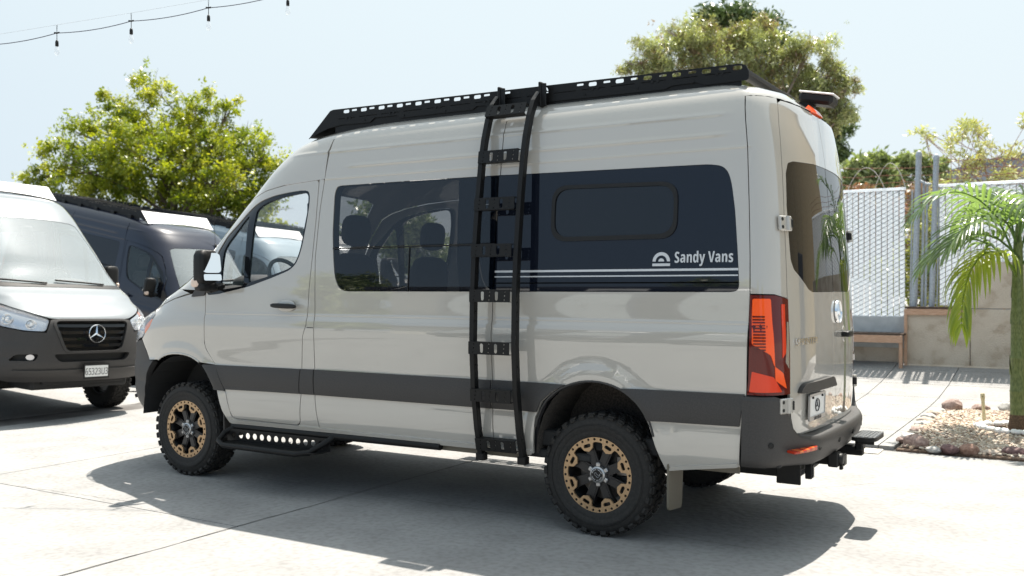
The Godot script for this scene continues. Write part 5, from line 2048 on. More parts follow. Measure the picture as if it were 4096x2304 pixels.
# ---------------------------------------------------------------- planting
func leaf_sprig(len: float, wid: float, count: int, sd: int) -> ArrayMesh:
	var r := RandomNumberGenerator.new()
	r.seed = sd
	var S := Shape.new()
	for k in count:
		var dir := Vector3(r.randf_range(-1, 1), r.randf_range(-.6, .8), r.randf_range(-1, 1)).normalized()
		var side := dir.cross(Vector3(r.randf_range(-1, 1), 1.2, r.randf_range(-1, 1)).normalized()).normalized()
		var up := side.cross(dir).normalized()
		var b := Vector3(r.randf_range(-1, 1), r.randf_range(-1, 1), r.randf_range(-1, 1)) * len * .7
		var l := len * r.randf_range(.7, 1.2)
		var m := b + dir * l * .5 - up * l * .05
		var t := b + dir * l - up * l * .18
		var e := side * wid * .5
		S.tri(b, m + e, t, up, up, up)
		S.tri(b, t, m - e, up, up, up)
	return S.mesh()


func leaf_mat(back: Color) -> StandardMaterial3D:
	var m := mat(Color(1, 1, 1), .32, 0.0, .5)
	m.vertex_color_use_as_albedo = true
	m.backlight_enabled = true
	m.backlight = back.linear_to_srgb()
	m.cull_mode = BaseMaterial3D.CULL_DISABLED
	return m


func tree(called: String, label: String, category: String, at: Vector3, blobs: Array, count: int, leaf: Vector2, colors: Array, trunk: Array, bark: Material, sd: int, back := Color(.5, .55, .1), droop := 0.0, loose := .25, group := "") -> Node3D:
	var o := thing(called, label, category, at, YAW, group)
	var r := RandomNumberGenerator.new()
	r.seed = sd
	var vol := 0.0
	for b in blobs:
		vol += b[3] * b[3]
	var where: Array[Transform3D] = []
	var tint: Array[Color] = []
	for b in blobs:
		var n := int(count * b[3] * b[3] / vol)
		var clumps := []
		for k in int(8 + b[3] * 12):
			var d := Vector3(r.randfn(), r.randfn(), r.randfn()).normalized() * pow(r.randf(), .42)
			clumps.append([Vector3(b[0], b[1], b[2]) + d * b[3] * Vector3(1, .85, 1), b[3] * r.randf_range(.18, .42), r.randf()])
		for k in n:
			var c: Array = clumps[r.randi() % clumps.size()]
			var d := Vector3(r.randfn(), r.randfn() * .8, r.randfn()) * .5
			if r.randf() < loose:
				d *= 1.9
			var p: Vector3 = c[0] + d * c[1] * .9
			var bs := Basis(Vector3(r.randfn(), r.randfn(), r.randfn()).normalized(), r.randf() * TAU)
			if droop > 0.0:
				bs = Basis(Vector3.UP, r.randf() * TAU) * Basis(Vector3(1, 0, 0), r.randf_range(-.5, .5))
			where.append(Transform3D(bs.scaled(Vector3.ONE * r.randf_range(.55, 1.5)), p))
			var t := clampf(c[2] * .7 + r.randf() * .5 - .1, 0.0, .999) * (colors.size() - 1)
			var i := int(t)
			tint.append(colors[i].lerp(colors[i + 1], t - i) * r.randf_range(.85, 1.15))
	var sprig := leaf_sprig(leaf.x, leaf.y, 7, sd)
	var mm := MultiMesh.new()
	mm.transform_format = MultiMesh.TRANSFORM_3D
	mm.use_colors = true
	mm.mesh = sprig
	mm.instance_count = where.size()
	for k in where.size():
		mm.set_instance_transform(k, where[k])
		mm.set_instance_color(k, tint[k])
	var mi := MultiMeshInstance3D.new()
	mi.name = "crown"
	mi.set_meta("kind", "stuff")
	mi.multimesh = mm
	mi.material_override = leaf_mat(back)
	o.add_child(mi, true)
	if not trunk.is_empty():
		for tk in trunk:
			var S := Shape.new()
			var path := PackedVector3Array()
			var base := Vector3(tk[0], 0, tk[1])
			var top := Vector3(tk[2], tk[3], tk[4])
			for k in 9:
				var t := k / 8.0
				path.append(base.lerp(top, t) + Vector3(sin(t * 5.0 + tk[0]) * .08, 0, cos(t * 4.0 + tk[1]) * .08) * top.y * .12)
			S.tube(path, tk[5], 9, tk[5] * .45)
			for b in blobs:
				var e := Vector3(b[0], b[1], b[2])
				if e.distance_to(top) > top.y * .9 or r.randf() < .25:
					continue
				var s0 := path[r.randi_range(5, 8)]
				var md := s0.lerp(e, .5) + Vector3(0, .06 * e.distance_to(s0), 0)
				S.tube(PackedVector3Array([s0, s0.lerp(md, .5), md, md.lerp(e, .6), e]), tk[5] * .38, 6, tk[5] * .10)
				for q in 3:
					var tip: Vector3 = e + Vector3(r.randfn(), absf(r.randfn()) * .9, r.randfn()).normalized() * b[3] * .95
					S.tube(PackedVector3Array([md.lerp(e, .7), e.lerp(tip, .4), tip]), tk[5] * .12, 5, tk[5] * .03)
			put("trunk", S.mesh(), bark, o)
	return o


func yard(r: float, y: float, d: float) -> Vector3:
	# lateral and forward distance from where the photograph was taken
	return Vector3(2.5615, y, 6.1927) + Vector3(.8563, 0, -.5165) * r + Vector3(-.5165, 0, -.8563) * d


func build_trees() -> void:
	var bark := tri_mat(noisy(.05, [Color(.10, .075, .055), Color(.22, .17, .13)], [.3, .7], 256, 4, false, 1, 0, 61), 1.5, .9)
	var pale := tri_mat(noisy(.03, [Color(.22, .17, .13), Color(.40, .34, .29)], [.3, .7], 256, 4, false, 1, 0, 62), 1.2, .85)
	var yel := [Color(.12, .18, .02), Color(.26, .33, .04), Color(.40, .44, .06), Color(.54, .54, .12)]
	tree("leafy_tree", "broad yellow-green leafy tree rising behind the parked vans", "tree", yard(-10.06, 0, 27), [
		[-.05, 7.15, 0, .62], [-1.0, 6.5, .2, .75], [1.0, 6.6, -.2, .7], [2.1, 6.5, 0, .5], [-1.9, 5.75, .2, .7], [-2.7, 4.95, 0, .75], [-3.35, 4.55, .2, .5], [-1.0, 5.5, -.6, 1.0], [.1, 5.7, -.7, 1.05], [1.35, 5.6, -.5, 1.0], [2.5, 5.6, 0, .8], [3.05, 5.1, .1, .7],
		[3.4, 4.6, 0, .55], [-1.6, 4.4, -.6, 1.0], [-.1, 4.3, -.9, 1.1], [1.2, 4.4, -.8, 1.1], [2.35, 4.25, -.4, 1.0], [-2.9, 4.1, 0, .65], [1.8, 3.5, -.5, .9], [.4, 3.4, -.6, .9], [3.2, 3.7, -.1, .8], [-1.0, 3.5, -.3, .8], [.2, 5.0, 1.0, 1.2], [1.6, 4.7, 1.0, 1.2], [-1.3, 4.6, .9, 1.1]],
		12500, Vector2(.088, .044), yel, [[.75, 0, .5, 4.6, 0, .15], [1.5, .2, 1.7, 4.9, .1, .08]], bark, 101, Color(1.0, .98, .16))
	var euc := [Color(.36, .23, .17), Color(.33, .33, .16), Color(.42, .45, .21), Color(.54, .56, .33)]
	tree("eucalyptus_tree", "large olive-green gum tree with drooping leaves above the van's roof rack", "tree", yard(8.31, 0, 35), [
		[-3.2, 10.0, 0, .95], [-2.0, 10.6, 0, 1.1], [-.9, 10.4, -.4, 1.05], [.3, 10.65, -.3, 1.1], [1.45, 10.2, -.3, 1.0], [2.5, 10.0, 0, 1.0], [3.35, 9.3, 0, .85], [4.0, 8.9, .1, .5], [-3.85, 9.6, .1, .55], [-1.5, 9.5, -.5, 1.0], [-.1, 9.4, -.6, 1.05], [1.4, 9.2, -.6, 1.0], [2.75, 8.7, -.2, .9], [3.5, 8.4, 0, .7], [-2.8, 9.1, 0, .9], [2.2, 7.9, 0, .9], [3.2, 7.6, .1, .75], [.5, 8.3, -.2, 1.1], [-1.2, 8.4, -.1, 1.0], [3.75, 7.9, .3, .5]],
		11500, Vector2(.14, .038), euc, [[.4, 0, .2, 8.2, 0, .30], [1.6, .5, 2.6, 8.0, .3, .18]], pale, 103, Color(.55, .6, .22), 1.0)
	var dk := [Color(.06, .09, .03), Color(.11, .15, .05), Color(.17, .21, .09)]
	tree("dark_gum_tree", "dark green tree showing above and right of the olive gum tree", "tree", yard(9.97, 0, 42), [
		[-1.2, 13.2, 0, .7], [-.2, 13.4, 0, .8], [1.05, 13.0, 0, .75], [1.5, 12.3, 0, .6], [-1.4, 12.5, 0, .7], [0, 12.4, 0, .9], [3.85, 9.3, 0, .7], [4.3, 8.5, 0, .55], [4.1, 7.9, .2, .45], [3.3, 8.6, 0, .7], [4.45, 7.3, .2, .35], [2.5, 10, 0, 1.0]],
		3800, Vector2(.22, .08), dk, [[.5, 0, .6, 11.5, 0, .3], [2.2, 0, 3.6, 8.5, 0, .15]], bark, 105, Color(.2, .3, .06))
	var bush := [Color(.22, .26, .11), Color(.32, .36, .17), Color(.42, .45, .25)]
	tree("round_tree", "rounded dull green trees beyond the fence left of the posts", "tree", yard(15.6, 0, 40), [
		[-1.05, 6.5, 0, .7], [-.1, 6.8, 0, .6], [1.16, 6.8, 0, .65], [.5, 6.1, -.3, .9], [-1.1, 5.9, -.2, .75], [.3, 5.0, 0, 1.1], [-1.0, 5.0, 0, 1.0], [1.3, 5.3, 0, .9], [2.1, 6.5, 0, .5], [2.0, 5.5, 0, .8]],
		3400, Vector2(.20, .09), bush, [[0, 0, .1, 5.2, 0, .22]], bark, 107, Color(.5, .6, .22))
	var br := [Color(.32, .15, .09), Color(.38, .25, .16), Color(.26, .26, .12)]
	var hg := []
	for k in 12:
		hg.append([-2.6 + k * .5, 3.9 + .25 * sin(k * 1.7), .2 * cos(k * 2.3), .7])
	for k in 10:
		hg.append([-2.6 + k * .6, 2.6 + .25 * sin(k * 1.7), .2 * cos(k * 2.3), .9])
	tree("rust_shrub", "russet brown shrub spreading behind the barbed wire", "shrub", yard(10.9, 0, 29), hg, 2600, Vector2(.16, .06), br, [[0, 0, .1, 2.6, 0, .08]], bark, 109, Color(.3, .2, .08))
	var sp := [Color(.44, .48, .22), Color(.54, .56, .30), Color(.62, .60, .36)]
	var sb := []
	var r := RandomNumberGenerator.new()
	r.seed = 9
	for k in 46:
		var x := r.randf_range(-1.25, 1.9)
		sb.append([x, 3.1 + r.randf() * (1.85 + .15 * x), r.randf_range(-.5, .5), r.randf_range(.12, .26)])
	tree("sparse_tree", "thin airy yellow-green tree with bare twigs behind the right fence", "tree", yard(9.85, 0, 20), sb, 640, Vector2(.095, .034), sp, [[-.9, 0, -.6, 3.4, 0, .028], [.3, .2, .3, 3.8, .1, .028], [1.2, 0, 1.4, 3.6, 0, .028]], mat(Color(.34, .20, .15), .8), 111, Color(.6, .6, .15), 0.0, .5)
	var gb := []
	for k in 18:
		gb.append([r.randf_range(-.55, .75), r.randf_range(.9, 3.1), r.randf_range(-.3, .3), r.randf_range(.25, .45)])
	tree("fence_shrub", "yellow-green shrub growing up behind the gap between the fence posts", "shrub", yard(7.3, 0, 17.5), gb, 1500, Vector2(.10, .05), [Color(.22, .27, .05), Color(.36, .38, .09), Color(.48, .46, .13)], [[0, 0, .1, 1.6, 0, .05]], bark, 113, Color(.6, .65, .12))
	tree("far_tree", "grey-green tree seen through the camper's passenger window", "tree", yard(-4.9, 0, 41), [
		[0, 5.0, 0, .9], [-.9, 4.4, 0, .9], [.8, 4.2, 0, .8], [-.2, 3.7, 0, 1.0], [1.4, 3.4, 0, .7], [-1.8, 3.6, 0, .8], [-2.6, 3.0, 0, .8], [0, 2.4, 0, 1.3], [2, 2.4, 0, .9]],
		2000, Vector2(.22, .10), bush, [[0, 0, .1, 4.0, 0, .2]], bark, 115, Color(.25, .35, .08))
	# trees on the other side of the yard, which the paint and glass mirror
	var mir := [[-24.0, 26.0, 119], [-9.0, 31.0, 121], [7.0, 29.0, 123], [20.0, 24.0, 125]]
	var lab := ["bushy tree beyond the yard's open side, far left of the shed", "bushy tree behind the left end of the shed", "bushy tree behind the middle of the shed", "bushy tree beyond the right end of the shed"]
	for k in 4:
		var q: Array = mir[k]
		tree("yard_tree", lab[k], "tree", Vector3(q[0], 0, q[1]), [[0, 4.6, 0, 1.5], [-1.4, 3.8, 0, 1.4], [1.5, 3.7, .2, 1.4], [0, 3.0, .4, 1.7], [2.6, 2.6, 0, 1.1], [-2.6, 2.7, 0, 1.1]], 1800, Vector2(.30, .16), bush, [[0, 0, .1, 3.6, 0, .2]], bark, q[2], Color(.25, .35, .08), 0.0, .25, "trees behind the shed")


func stone_mesh(size: Vector3, sd: int, rough := .18, cuts := 3) -> ArrayMesh:
	var f := FastNoiseLite.new()
	f.seed = sd
	f.frequency = .9
	var r := RandomNumberGenerator.new()
	r.seed = sd
	var planes := []
	for k in cuts:
		planes.append([Vector3(r.randfn(), r.randfn() * .6, r.randfn()).normalized(), r.randf_range(.72, .92)])
	var rows := []
	for i in 17:
		var b := -PI / 2 + PI * i / 16
		var row := PackedVector3Array()
		for j in 25:
			var a := TAU * (j % 24) / 24
			var d := Vector3(cos(b) * cos(a), sin(b), cos(b) * sin(a))
			var p := d * (1.0 + rough * f.get_noise_3dv(d * 1.6))
			for q in planes:
				var over: float = p.dot(q[0]) - q[1]
				if over > 0.0:
					p -= q[0] * over * .85
			row.append(p * size / 2.0)
		rows.append(row)
	var S := Shape.new()
	S.grid(rows, true)
	for k in S.n.size():
		if S.n[k].dot(S.v[k]) < 0:
			S.n[k] = -S.n[k]
	return S.mesh()


func build_planter() -> void:
	var soil := tri_mat(noisy(.08, [Color(.10, .065, .045), Color(.20, .14, .10)], [.3, .7], 256, 4, false, 1, 0, 71), 2.0, .95)
	var S := Shape.new()
	S.cube(Vector3(2.07, .0, -4.98), Vector3(2.10, .04, 3.42), .01)
	structure("planting_bed", S.mesh(), soil)
	# gravel nobody could count
	var r := RandomNumberGenerator.new()
	r.seed = 21
	var pebble := SphereMesh.new()
	pebble.radius = .5
	pebble.height = 1.0
	pebble.radial_segments = 10
	pebble.rings = 5
	var where: Array[Transform3D] = []
	var tint: Array[Color] = []
	var ramp := [Color(.34, .25, .18), Color(.46, .37, .28), Color(.52, .45, .36), Color(.30, .22, .18), Color(.56, .50, .42)]
	while where.size() < 10500:
		var p := Vector3(r.randf_range(1.06, 3.1), 0, r.randf_range(-6.64, -3.3))
		if Vector2(p.x - 1.92, p.z + 5.0).length() < .30:
			continue
		var s := r.randf_range(.024, .044)
		p.y = .024 + r.randf() * .014 + .02 * sin(p.x * 2.0) * sin(p.z)
		where.append(Transform3D(Basis(Vector3(r.randfn(), r.randfn() * 3.0, r.randfn()).normalized(), r.randf() * TAU).scaled_local(Vector3(s * 1.25, s * .62, s)), p))
		tint.append(ramp[r.randi() % 5] * r.randf_range(.8, 1.15))
	var mm := MultiMesh.new()
	mm.transform_format = MultiMesh.TRANSFORM_3D
	mm.use_colors = true
	mm.mesh = pebble
	mm.instance_count = where.size()
	for k in where.size():
		mm.set_instance_transform(k, where[k])
		mm.set_instance_color(k, tint[k])
	var gv := MultiMeshInstance3D.new()
	gv.name = "gravel"
	gv.multimesh = mm
	var gm := mat(Color(1, 1, 1), .8)
	gm.vertex_color_use_as_albedo = true
	gv.material_override = gm
	gv.set_meta("kind", "stuff")
	gv.set_meta("label", "loose tan river gravel filling the rock-edged planting bed")
	gv.set_meta("category", "gravel")
	add_child(gv, true)
	# edging rocks: x, z, length, height, depth, turn, colour, label
	var dusk := tri_mat(noisy(.05, [Color(.20, .135, .115), Color(.36, .27, .235)], [.3, .7], 256, 5, false, 1, 0, 73), 2.5, .8, null, 1.0, false)
	var plum := tri_mat(noisy(.05, [Color(.10, .055, .055), Color(.18, .105, .10)], [.3, .7], 256, 5, false, 1, 0, 74), 2.5, .75, null, 1.0, false)
	var tan := tri_mat(noisy(.05, [Color(.38, .31, .25), Color(.52, .45, .38)], [.3, .7], 256, 5, false, 1, 0, 75), 2.5, .85, null, 1.0, false)
	var grey := tri_mat(noisy(.05, [Color(.34, .33, .31), Color(.50, .49, .47)], [.3, .7], 256, 5, false, 1, 0, 76), 2.5, .85, null, 1.0, false)
	var rust := tri_mat(noisy(.05, [Color(.22, .125, .09), Color(.34, .22, .17)], [.3, .7], 256, 5, false, 1, 0, 77), 2.5, .8, null, 1.0, false)
	var list := [
		[1.17, -3.40, .33, .21, .26, .1, dusk, "largest edging rock, a dusky boulder at the bed's near corner"],
		[1.345, -3.26, .20, .09, .15, .2, grey, "flat pale grey edging rock beside the large corner boulder"],
		[1.475, -3.27, .25, .13, .18, -.1, plum, "rounded plum-coloured edging rock with a thin pale vein, front row"],
		[1.635, -3.31, .25, .15, .2, .5, rust, "angular rust-red edging rock with a sunlit top, front row"],
		[1.80, -3.37, .24, .08, .14, 0.0, tan, "low flat tan edging rock between the rust and dark plum rocks"],
		[1.99, -3.42, .31, .13, .2, .1, plum, "long dark plum edging rock in front of the palm"],
		[2.24, -3.44, .28, .15, .22, -.2, plum, "dark plum edging rock at the picture's right edge"],
		[2.52, -3.44, .25, .12, .2, .3, dusk, "dusky edging rock in the front row past the dark plum ones"],
		[1.01, -3.66, .14, .10, .16, .6, dusk, "small dusky rock tucked behind the large corner boulder"],
		[1.03, -3.92, .26, .11, .2, .3, grey, "pale grey edging rock, first in the left row behind the boulder"],
		[1.05, -4.16, .24, .10, .2, .2, tan, "tan edging rock in the left row beside the paving"],
		[1.04, -4.42, .24, .11, .2, .4, dusk, "pinkish edging rock with a red end in the left row"],
		[1.03, -4.66, .25, .10, .19, .1, tan, "smooth sandy edging rock midway along the left row"],
		[1.02, -4.93, .25, .11, .2, .3, grey, "light edging rock midway along the left row past the sandy one"],
		[1.01, -5.22, .27, .12, .2, .2, tan, "striped-shade tan edging rock far along the left row"],
		[1.0, -5.52, .26, .13, .22, .4, grey, "rounded whitish edging rock far along the left row"],
		[1.02, -5.88, .28, .14, .24, .2, tan, "cream edging rock just before the far left corner"],
		[1.02, -6.2, .24, .12, .22, .5, grey, "pale flat edging rock leaning on the far corner boulder"],
		[1.14, -6.52, .36, .24, .28, .2, dusk, "big brown boulder at the far left corner of the bed"],
		[1.43, -6.66, .30, .15, .22, 0.0, dusk, "pinkish low rock in the far row next to the corner boulder"],
		[1.70, -6.74, .26, .19, .22, .4, grey, "white-grey upright rock in the far row of the bed"],
		[1.86, -6.68, .16, .08, .14, .4, rust, "small red rock in the far row before the pipe"],
		[2.10, -6.66, .34, .15, .22, .1, tan, "long tan rock in the far row right behind the pipe"],
		[2.46, -6.68, .36, .13, .22, 0.0, rust, "low reddish rock in the far row left of the palm trunk"],
		[2.85, -6.66, .30, .13, .2, .2, dusk, "dusky rock at the right end of the far row"]]
	for k in list.size():
		var q: Array = list[k]
		var o := put("edging_rock", stone_mesh(Vector3(q[2] * .70, q[3] * .72, q[4] * .72), 300 + k, .22, 3 if k % 2 else 5), q[6], self, Transform3D(Basis(Vector3.UP, q[5]), Vector3(q[0], q[3] * .27 + .012, q[1])))
		tag(o, q[7], "rock", "rocks edging the planting bed")
	# ring of white stones
	var white := mat(Color(.74, .74, .73), .7)
	var protos := []
	for k in 4:
		protos.append(stone_mesh(Vector3(.10, .055, .075), 400 + k, .15, 1))
	for k in 30:
		var a := TAU * k / 30 + r.randf_range(-.05, .05)
		var rr := r.randf_range(.29, .39)
		var o := put("white_stone", protos[k % 4], white, self, Transform3D(Basis(Vector3.UP, r.randf() * TAU).scaled(Vector3.ONE * r.randf_range(.8, 1.25)), Vector3(1.93 + cos(a) * rr, .055 + r.randf() * .012, -5.0 + sin(a) * rr)))
		tag(o, "smooth white stone in the ring around the palm trunk", "stone", "white stones ringing the palm")
	# capped irrigation stub
	var pp := thing("riser_pipe", "cream plastic pipe stub with a cap standing in the gravel", "pipe", Vector3(1.585, .03, -5.36))
	pp.rotation.z = .06
	var PS := Shape.new()
	PS.rod(Vector3.ZERO, Vector3(0, .31, 0), .0175, 16)
	var cream := mat(Color(.58, .50, .30), .45)
	put("pipe", PS.mesh(), cream, pp)
	PS = Shape.new()
	PS.lathe(pv([.0225, .27, .0225, .325, .019, .335, 0.0, .335]), 16, Transform3D(Basis(Vector3(1, 0, 0), -PI / 2), Vector3.ZERO))
	put("cap", PS.mesh(), cream, pp)
	PS = Shape.new()
	PS.rod(Vector3(-.002, .30, .02), Vector3(-.002, .30, .0236), .005, 8)
	PS.rod(Vector3(-.008, .24, .015), Vector3(-.008, .24, .0185), .003, 8)
	put("screw", PS.mesh(), M.black, pp)


func frond(path: PackedVector3Array, length: float, count: int, droop: float, sd: int) -> Shape:
	var r := RandomNumberGenerator.new()
	r.seed = sd
	var c := Curve3D.new()
	for i in path.size():
		var tan := (path[mini(i + 1, path.size() - 1)] - path[maxi(i - 1, 0)]) / 6.0
		c.add_point(path[i], -tan, tan)
	var S := Shape.new()
	var pts := PackedVector3Array()
	var L := c.get_baked_length()
	for k in 25:
		pts.append(c.sample_baked(L * k / 24.0))
	S.tube(pts, .013, 6, .003)
	for k in count:
		var t := .22 + .78 * k / (count - 1.0)
		var p := c.sample_baked(L * t)
		var dir := (c.sample_baked(minf(L, L * t + .03)) - c.sample_baked(maxf(0, L * t - .03))).normalized()
		var sidev := dir.cross(Vector3.UP)
		if sidev.length() < .1:
			sidev = Vector3.RIGHT
		sidev = sidev.normalized()
		var up := sidev.cross(dir).normalized()
		for s in [-1.0, 1.0]:
			var l := length * (sin(PI * clampf(.18 + t * .72, 0, 1)) * .85 + .15) * r.randf_range(.88, 1.1)
			var d: Vector3 = (dir * (.55 + .55 * t) + sidev * s * (1.0 - .35 * t) + up * r.randf_range(.05, .35)).normalized()
			var w := .021 * r.randf_range(.8, 1.2)
			var prev := p
			var wv := d.cross(up).normalized()
			var cur := d
			var last_w := w * .35
			for q in 6:
				var nw: float = w * [.8, 1.0, .95, .75, .45, .03][q]
				cur = (cur + Vector3(0, -droop * .17 * (q + .5), 0)).normalized()
				var nx := prev + cur * l / 6.0
				var nn := cur.cross(wv).normalized()
				if nn.y < 0:
					nn = -nn
				var fold := nn * .3
				for e in [-1.0, 1.0]:
					var a0: Vector3 = prev + wv * e * last_w - fold * last_w
					var a1: Vector3 = nx + wv * e * nw - fold * nw
					var m: Vector3 = (nn + wv * e * .35).normalized()
					S.tri(prev, a0, a1, m, m, m)
					S.tri(prev, a1, nx, m, m, m)
				prev = nx
				last_w = nw
	return S


func build_palm() -> void:
	var o := thing("palm_tree", "slender green palm with arching fronds rooted in the white stone ring", "palm tree", Vector3(1.925, .03, -5.0), YAW)
	var green := tri_mat(noisy(.03, [Color(.075, .10, .025), Color(.13, .165, .045), Color(.16, .19, .07)], [.25, .5, .8], 512, 4, false, 1, 0, 81), 2.0, .5, null, 1.0, false)
	green.uv1_scale = Vector3(3, 1.0, 3)
	var brown := tri_mat(noisy(.05, [Color(.06, .035, .02), Color(.14, .09, .05)], [.3, .7], 256, 4, false, 1, 0, 82), 3.0, .85, null, 1.0, false)
	var up := Basis(Vector3(1, 0, 0), -PI / 2)
	var S := Shape.new()
	S.lathe(pv([.100, -.02, .088, .06, .078, .14, .074, .17]), 24, Transform3D(up, Vector3.ZERO))
	put("root_collar", S.mesh(), brown, o)
	S = Shape.new()
	S.lathe(pv([.072, .16, .073, .30, .0745, .40, .0765, .405, .0765, .42, .072, .43, .070, .60, .069, .74, .0715, .745, .0715, .76, .067, .77, .066, .98, .064, 1.14, .067, 1.15, .066, 1.17, .062, 1.19, .058, 1.42, .050, 1.75, .038, 2.0, .015, 2.15]), 24, Transform3D(up, Vector3.ZERO))
	put("trunk", S.mesh(), green, o)
	S = Shape.new()
	for q in [[.62, .078, .20, -2.2], [1.16, .072, .26, 2.5], [1.42, .064, .20, -1.6]]:
		var rows := []
		for i in 7:
			var t := i / 6.0
			var row := PackedVector3Array()
			for j in 9:
				var a: float = q[3] + (j / 8.0 - .5) * 2.4 * (1.0 - t * .85)
				row.append(Vector3(cos(a) * q[1], q[0] + q[2] * (t - .2), sin(a) * q[1]))
			rows.append(row)
		S.grid(rows)
	put("leaf_sheath", S.mesh(), green, o)
	var leaf := mat(Color(.030, .062, .014), .28, 0.0, .5)
	leaf.backlight_enabled = true
	leaf.backlight = Color(.22, .34, .07).linear_to_srgb()
	leaf.cull_mode = BaseMaterial3D.CULL_DISABLED
	var dry := mat(Color(.07, .12, .015), .35)
	dry.backlight_enabled = true
	dry.backlight = Color(.5, .62, .06).linear_to_srgb()
	# right, up, back in metres from the trunk
	var list := [
		[[0.0, 1.78, .04, -.25, 2.0, .06, -.55, 2.03, .10, -.85, 1.90, .14, -1.02, 1.74, .16], .54, 19, .42, 0],
		[[0.0, 1.66, -.05, -.2, 1.92, -.12, -.45, 2.0, -.22, -.70, 1.88, -.30, -.86, 1.68, -.34], .52, 18, .5, 0],
		[[0.0, 1.72, 0.0, -.20, 2.16, .02, -.44, 2.40, .05, -.72, 2.47, .08, -.98, 2.36, .08, -1.12, 2.20, .06], .60, 20, .40, 0],
		[[0.0, 1.55, .02, -.18, 1.80, .10, -.42, 1.84, .20, -.62, 1.66, .28, -.72, 1.36, .32, -.74, 1.12, .34], .58, 20, .95, 1],
		[[0.0, 1.9, .0, -.22, 2.16, .18, -.50, 2.20, .32, -.78, 2.05, .42, -.96, 1.84, .46], .58, 19, .36, 0],
		[[0.0, 1.85, -.02, -.05, 2.25, .20, -.16, 2.38, .52, -.26, 2.28, .85, -.32, 2.0, 1.08], .56, 18, .5, 0],
		[[.02, 1.8, -.02, .20, 2.2, -.1, .46, 2.42, -.18, .78, 2.40, -.22, 1.0, 2.2, -.25], .56, 18, .5, 0],
		[[.02, 1.7, .02, .20, 2.0, .18, .48, 2.14, .36, .8, 2.0, .5, .98, 1.7, .58], .56, 18, .6, 0],
		[[0.0, 1.9, -.02, -.02, 2.35, -.2, -.06, 2.55, -.5, -.1, 2.45, -.82, -.12, 2.2, -1.0], .56, 18, .5, 0],
		[[0.0, 1.95, 0.0, .06, 2.4, .02, .16, 2.75, .06, .34, 2.98, .12, .56, 3.02, .18], .52, 14, .4, 0],
		[[-.01, 1.6, -.02, -.12, 1.86, -.12, -.26, 1.86, -.26, -.36, 1.66, -.36, -.40, 1.38, -.42], .46, 14, .9, 1]]
	for k in list.size():
		var q: Array = list[k]
		var path := PackedVector3Array()
		for i in range(0, q[0].size(), 3):
			path.append(Vector3(q[0][i], q[0][i + 1], q[0][i + 2]))
		put("frond", frond(path, q[1], q[2], q[3], 500 + k).mesh(), dry if q[4] else leaf, o)


func build_string_lights() -> void:
	var o := thing("string_lights", "drooping festoon of clear bulbs hung from a thin wire across the sky", "string lights", yard(-3.8, 0, 8.0), YAW)
	var k := .00332
	var X := func(px: float) -> float: return (px - 1288.0) * k + 3.8
	var Y := func(py: float) -> float: return 1.5093 + (725.6 - py) * k
	var nodes := [[-48.0, 115.0], [143.0, 84.0], [330.0, 54.0], [524.5, 20.5], [724.0, -18.0], [930.0, -60.0], [1140.0, -104.0]]
	var cable := Shape.new()
	var wire := Shape.new()
	var top := PackedVector3Array()
	for q in nodes:
		top.append(Vector3(X.call(q[0]), Y.call(q[1] - 20.5), 0))
	wire.tube(top, .0013, 5)
	var cpath := PackedVector3Array()
	for i in nodes.size() - 1:
		for s in 10:
			var t := s / 10.0
			cpath.append(Vector3(X.call(lerpf(nodes[i][0], nodes[i + 1][0], t)), Y.call(lerpf(nodes[i][1], nodes[i + 1][1], t)) - .085 * t * (1 - t), 0))
	cable.tube(cpath, .0036, 6)
	var cord := mat(Color(.10, .11, .14), .6)
	put("cable", cable.mesh(), cord, o)
	put("hanging_wire", wire.mesh(), mat(Color(.45, .47, .5), .5), o)
	var bulbglass := glass(Color(.9, .92, .95), .18)
	for i in range(1, nodes.size() - 1):
		var p := Vector3(X.call(nodes[i][0]), Y.call(nodes[i][1]), 0)
		var S := Shape.new()
		S.rod(p + Vector3(-.004, .068, 0), p, .0014, 5)
		S.rod(p + Vector3(.004, .068, 0), p, .0014, 5)
		S.tube(PackedVector3Array([p + Vector3(-.022, .002, 0), p, p + Vector3(.022, .004, 0)]), .007, 8)
		S.rod(p, p + Vector3(0, -.062, 0), .0028, 6)
		S.lathe(pv([.004, .0, .011, -.008, .0135, -.02, .0135, -.052, .011, -.054]), 14, Transform3D(Basis(Vector3(1, 0, 0), -PI / 2), p + Vector3(0, -.058, 0)))
		var so := put("socket", S.mesh(), M.black, o)
		var B := Shape.new()
		B.lathe(pv([.011, -.0, .014, -.015, .021, -.036, .022, -.05, .017, -.068, .008, -.078, .0, -.080]), 16, Transform3D(Basis(Vector3(1, 0, 0), -PI / 2), p + Vector3(0, -.110, 0)))
		put("bulb", B.mesh(), bulbglass, so)


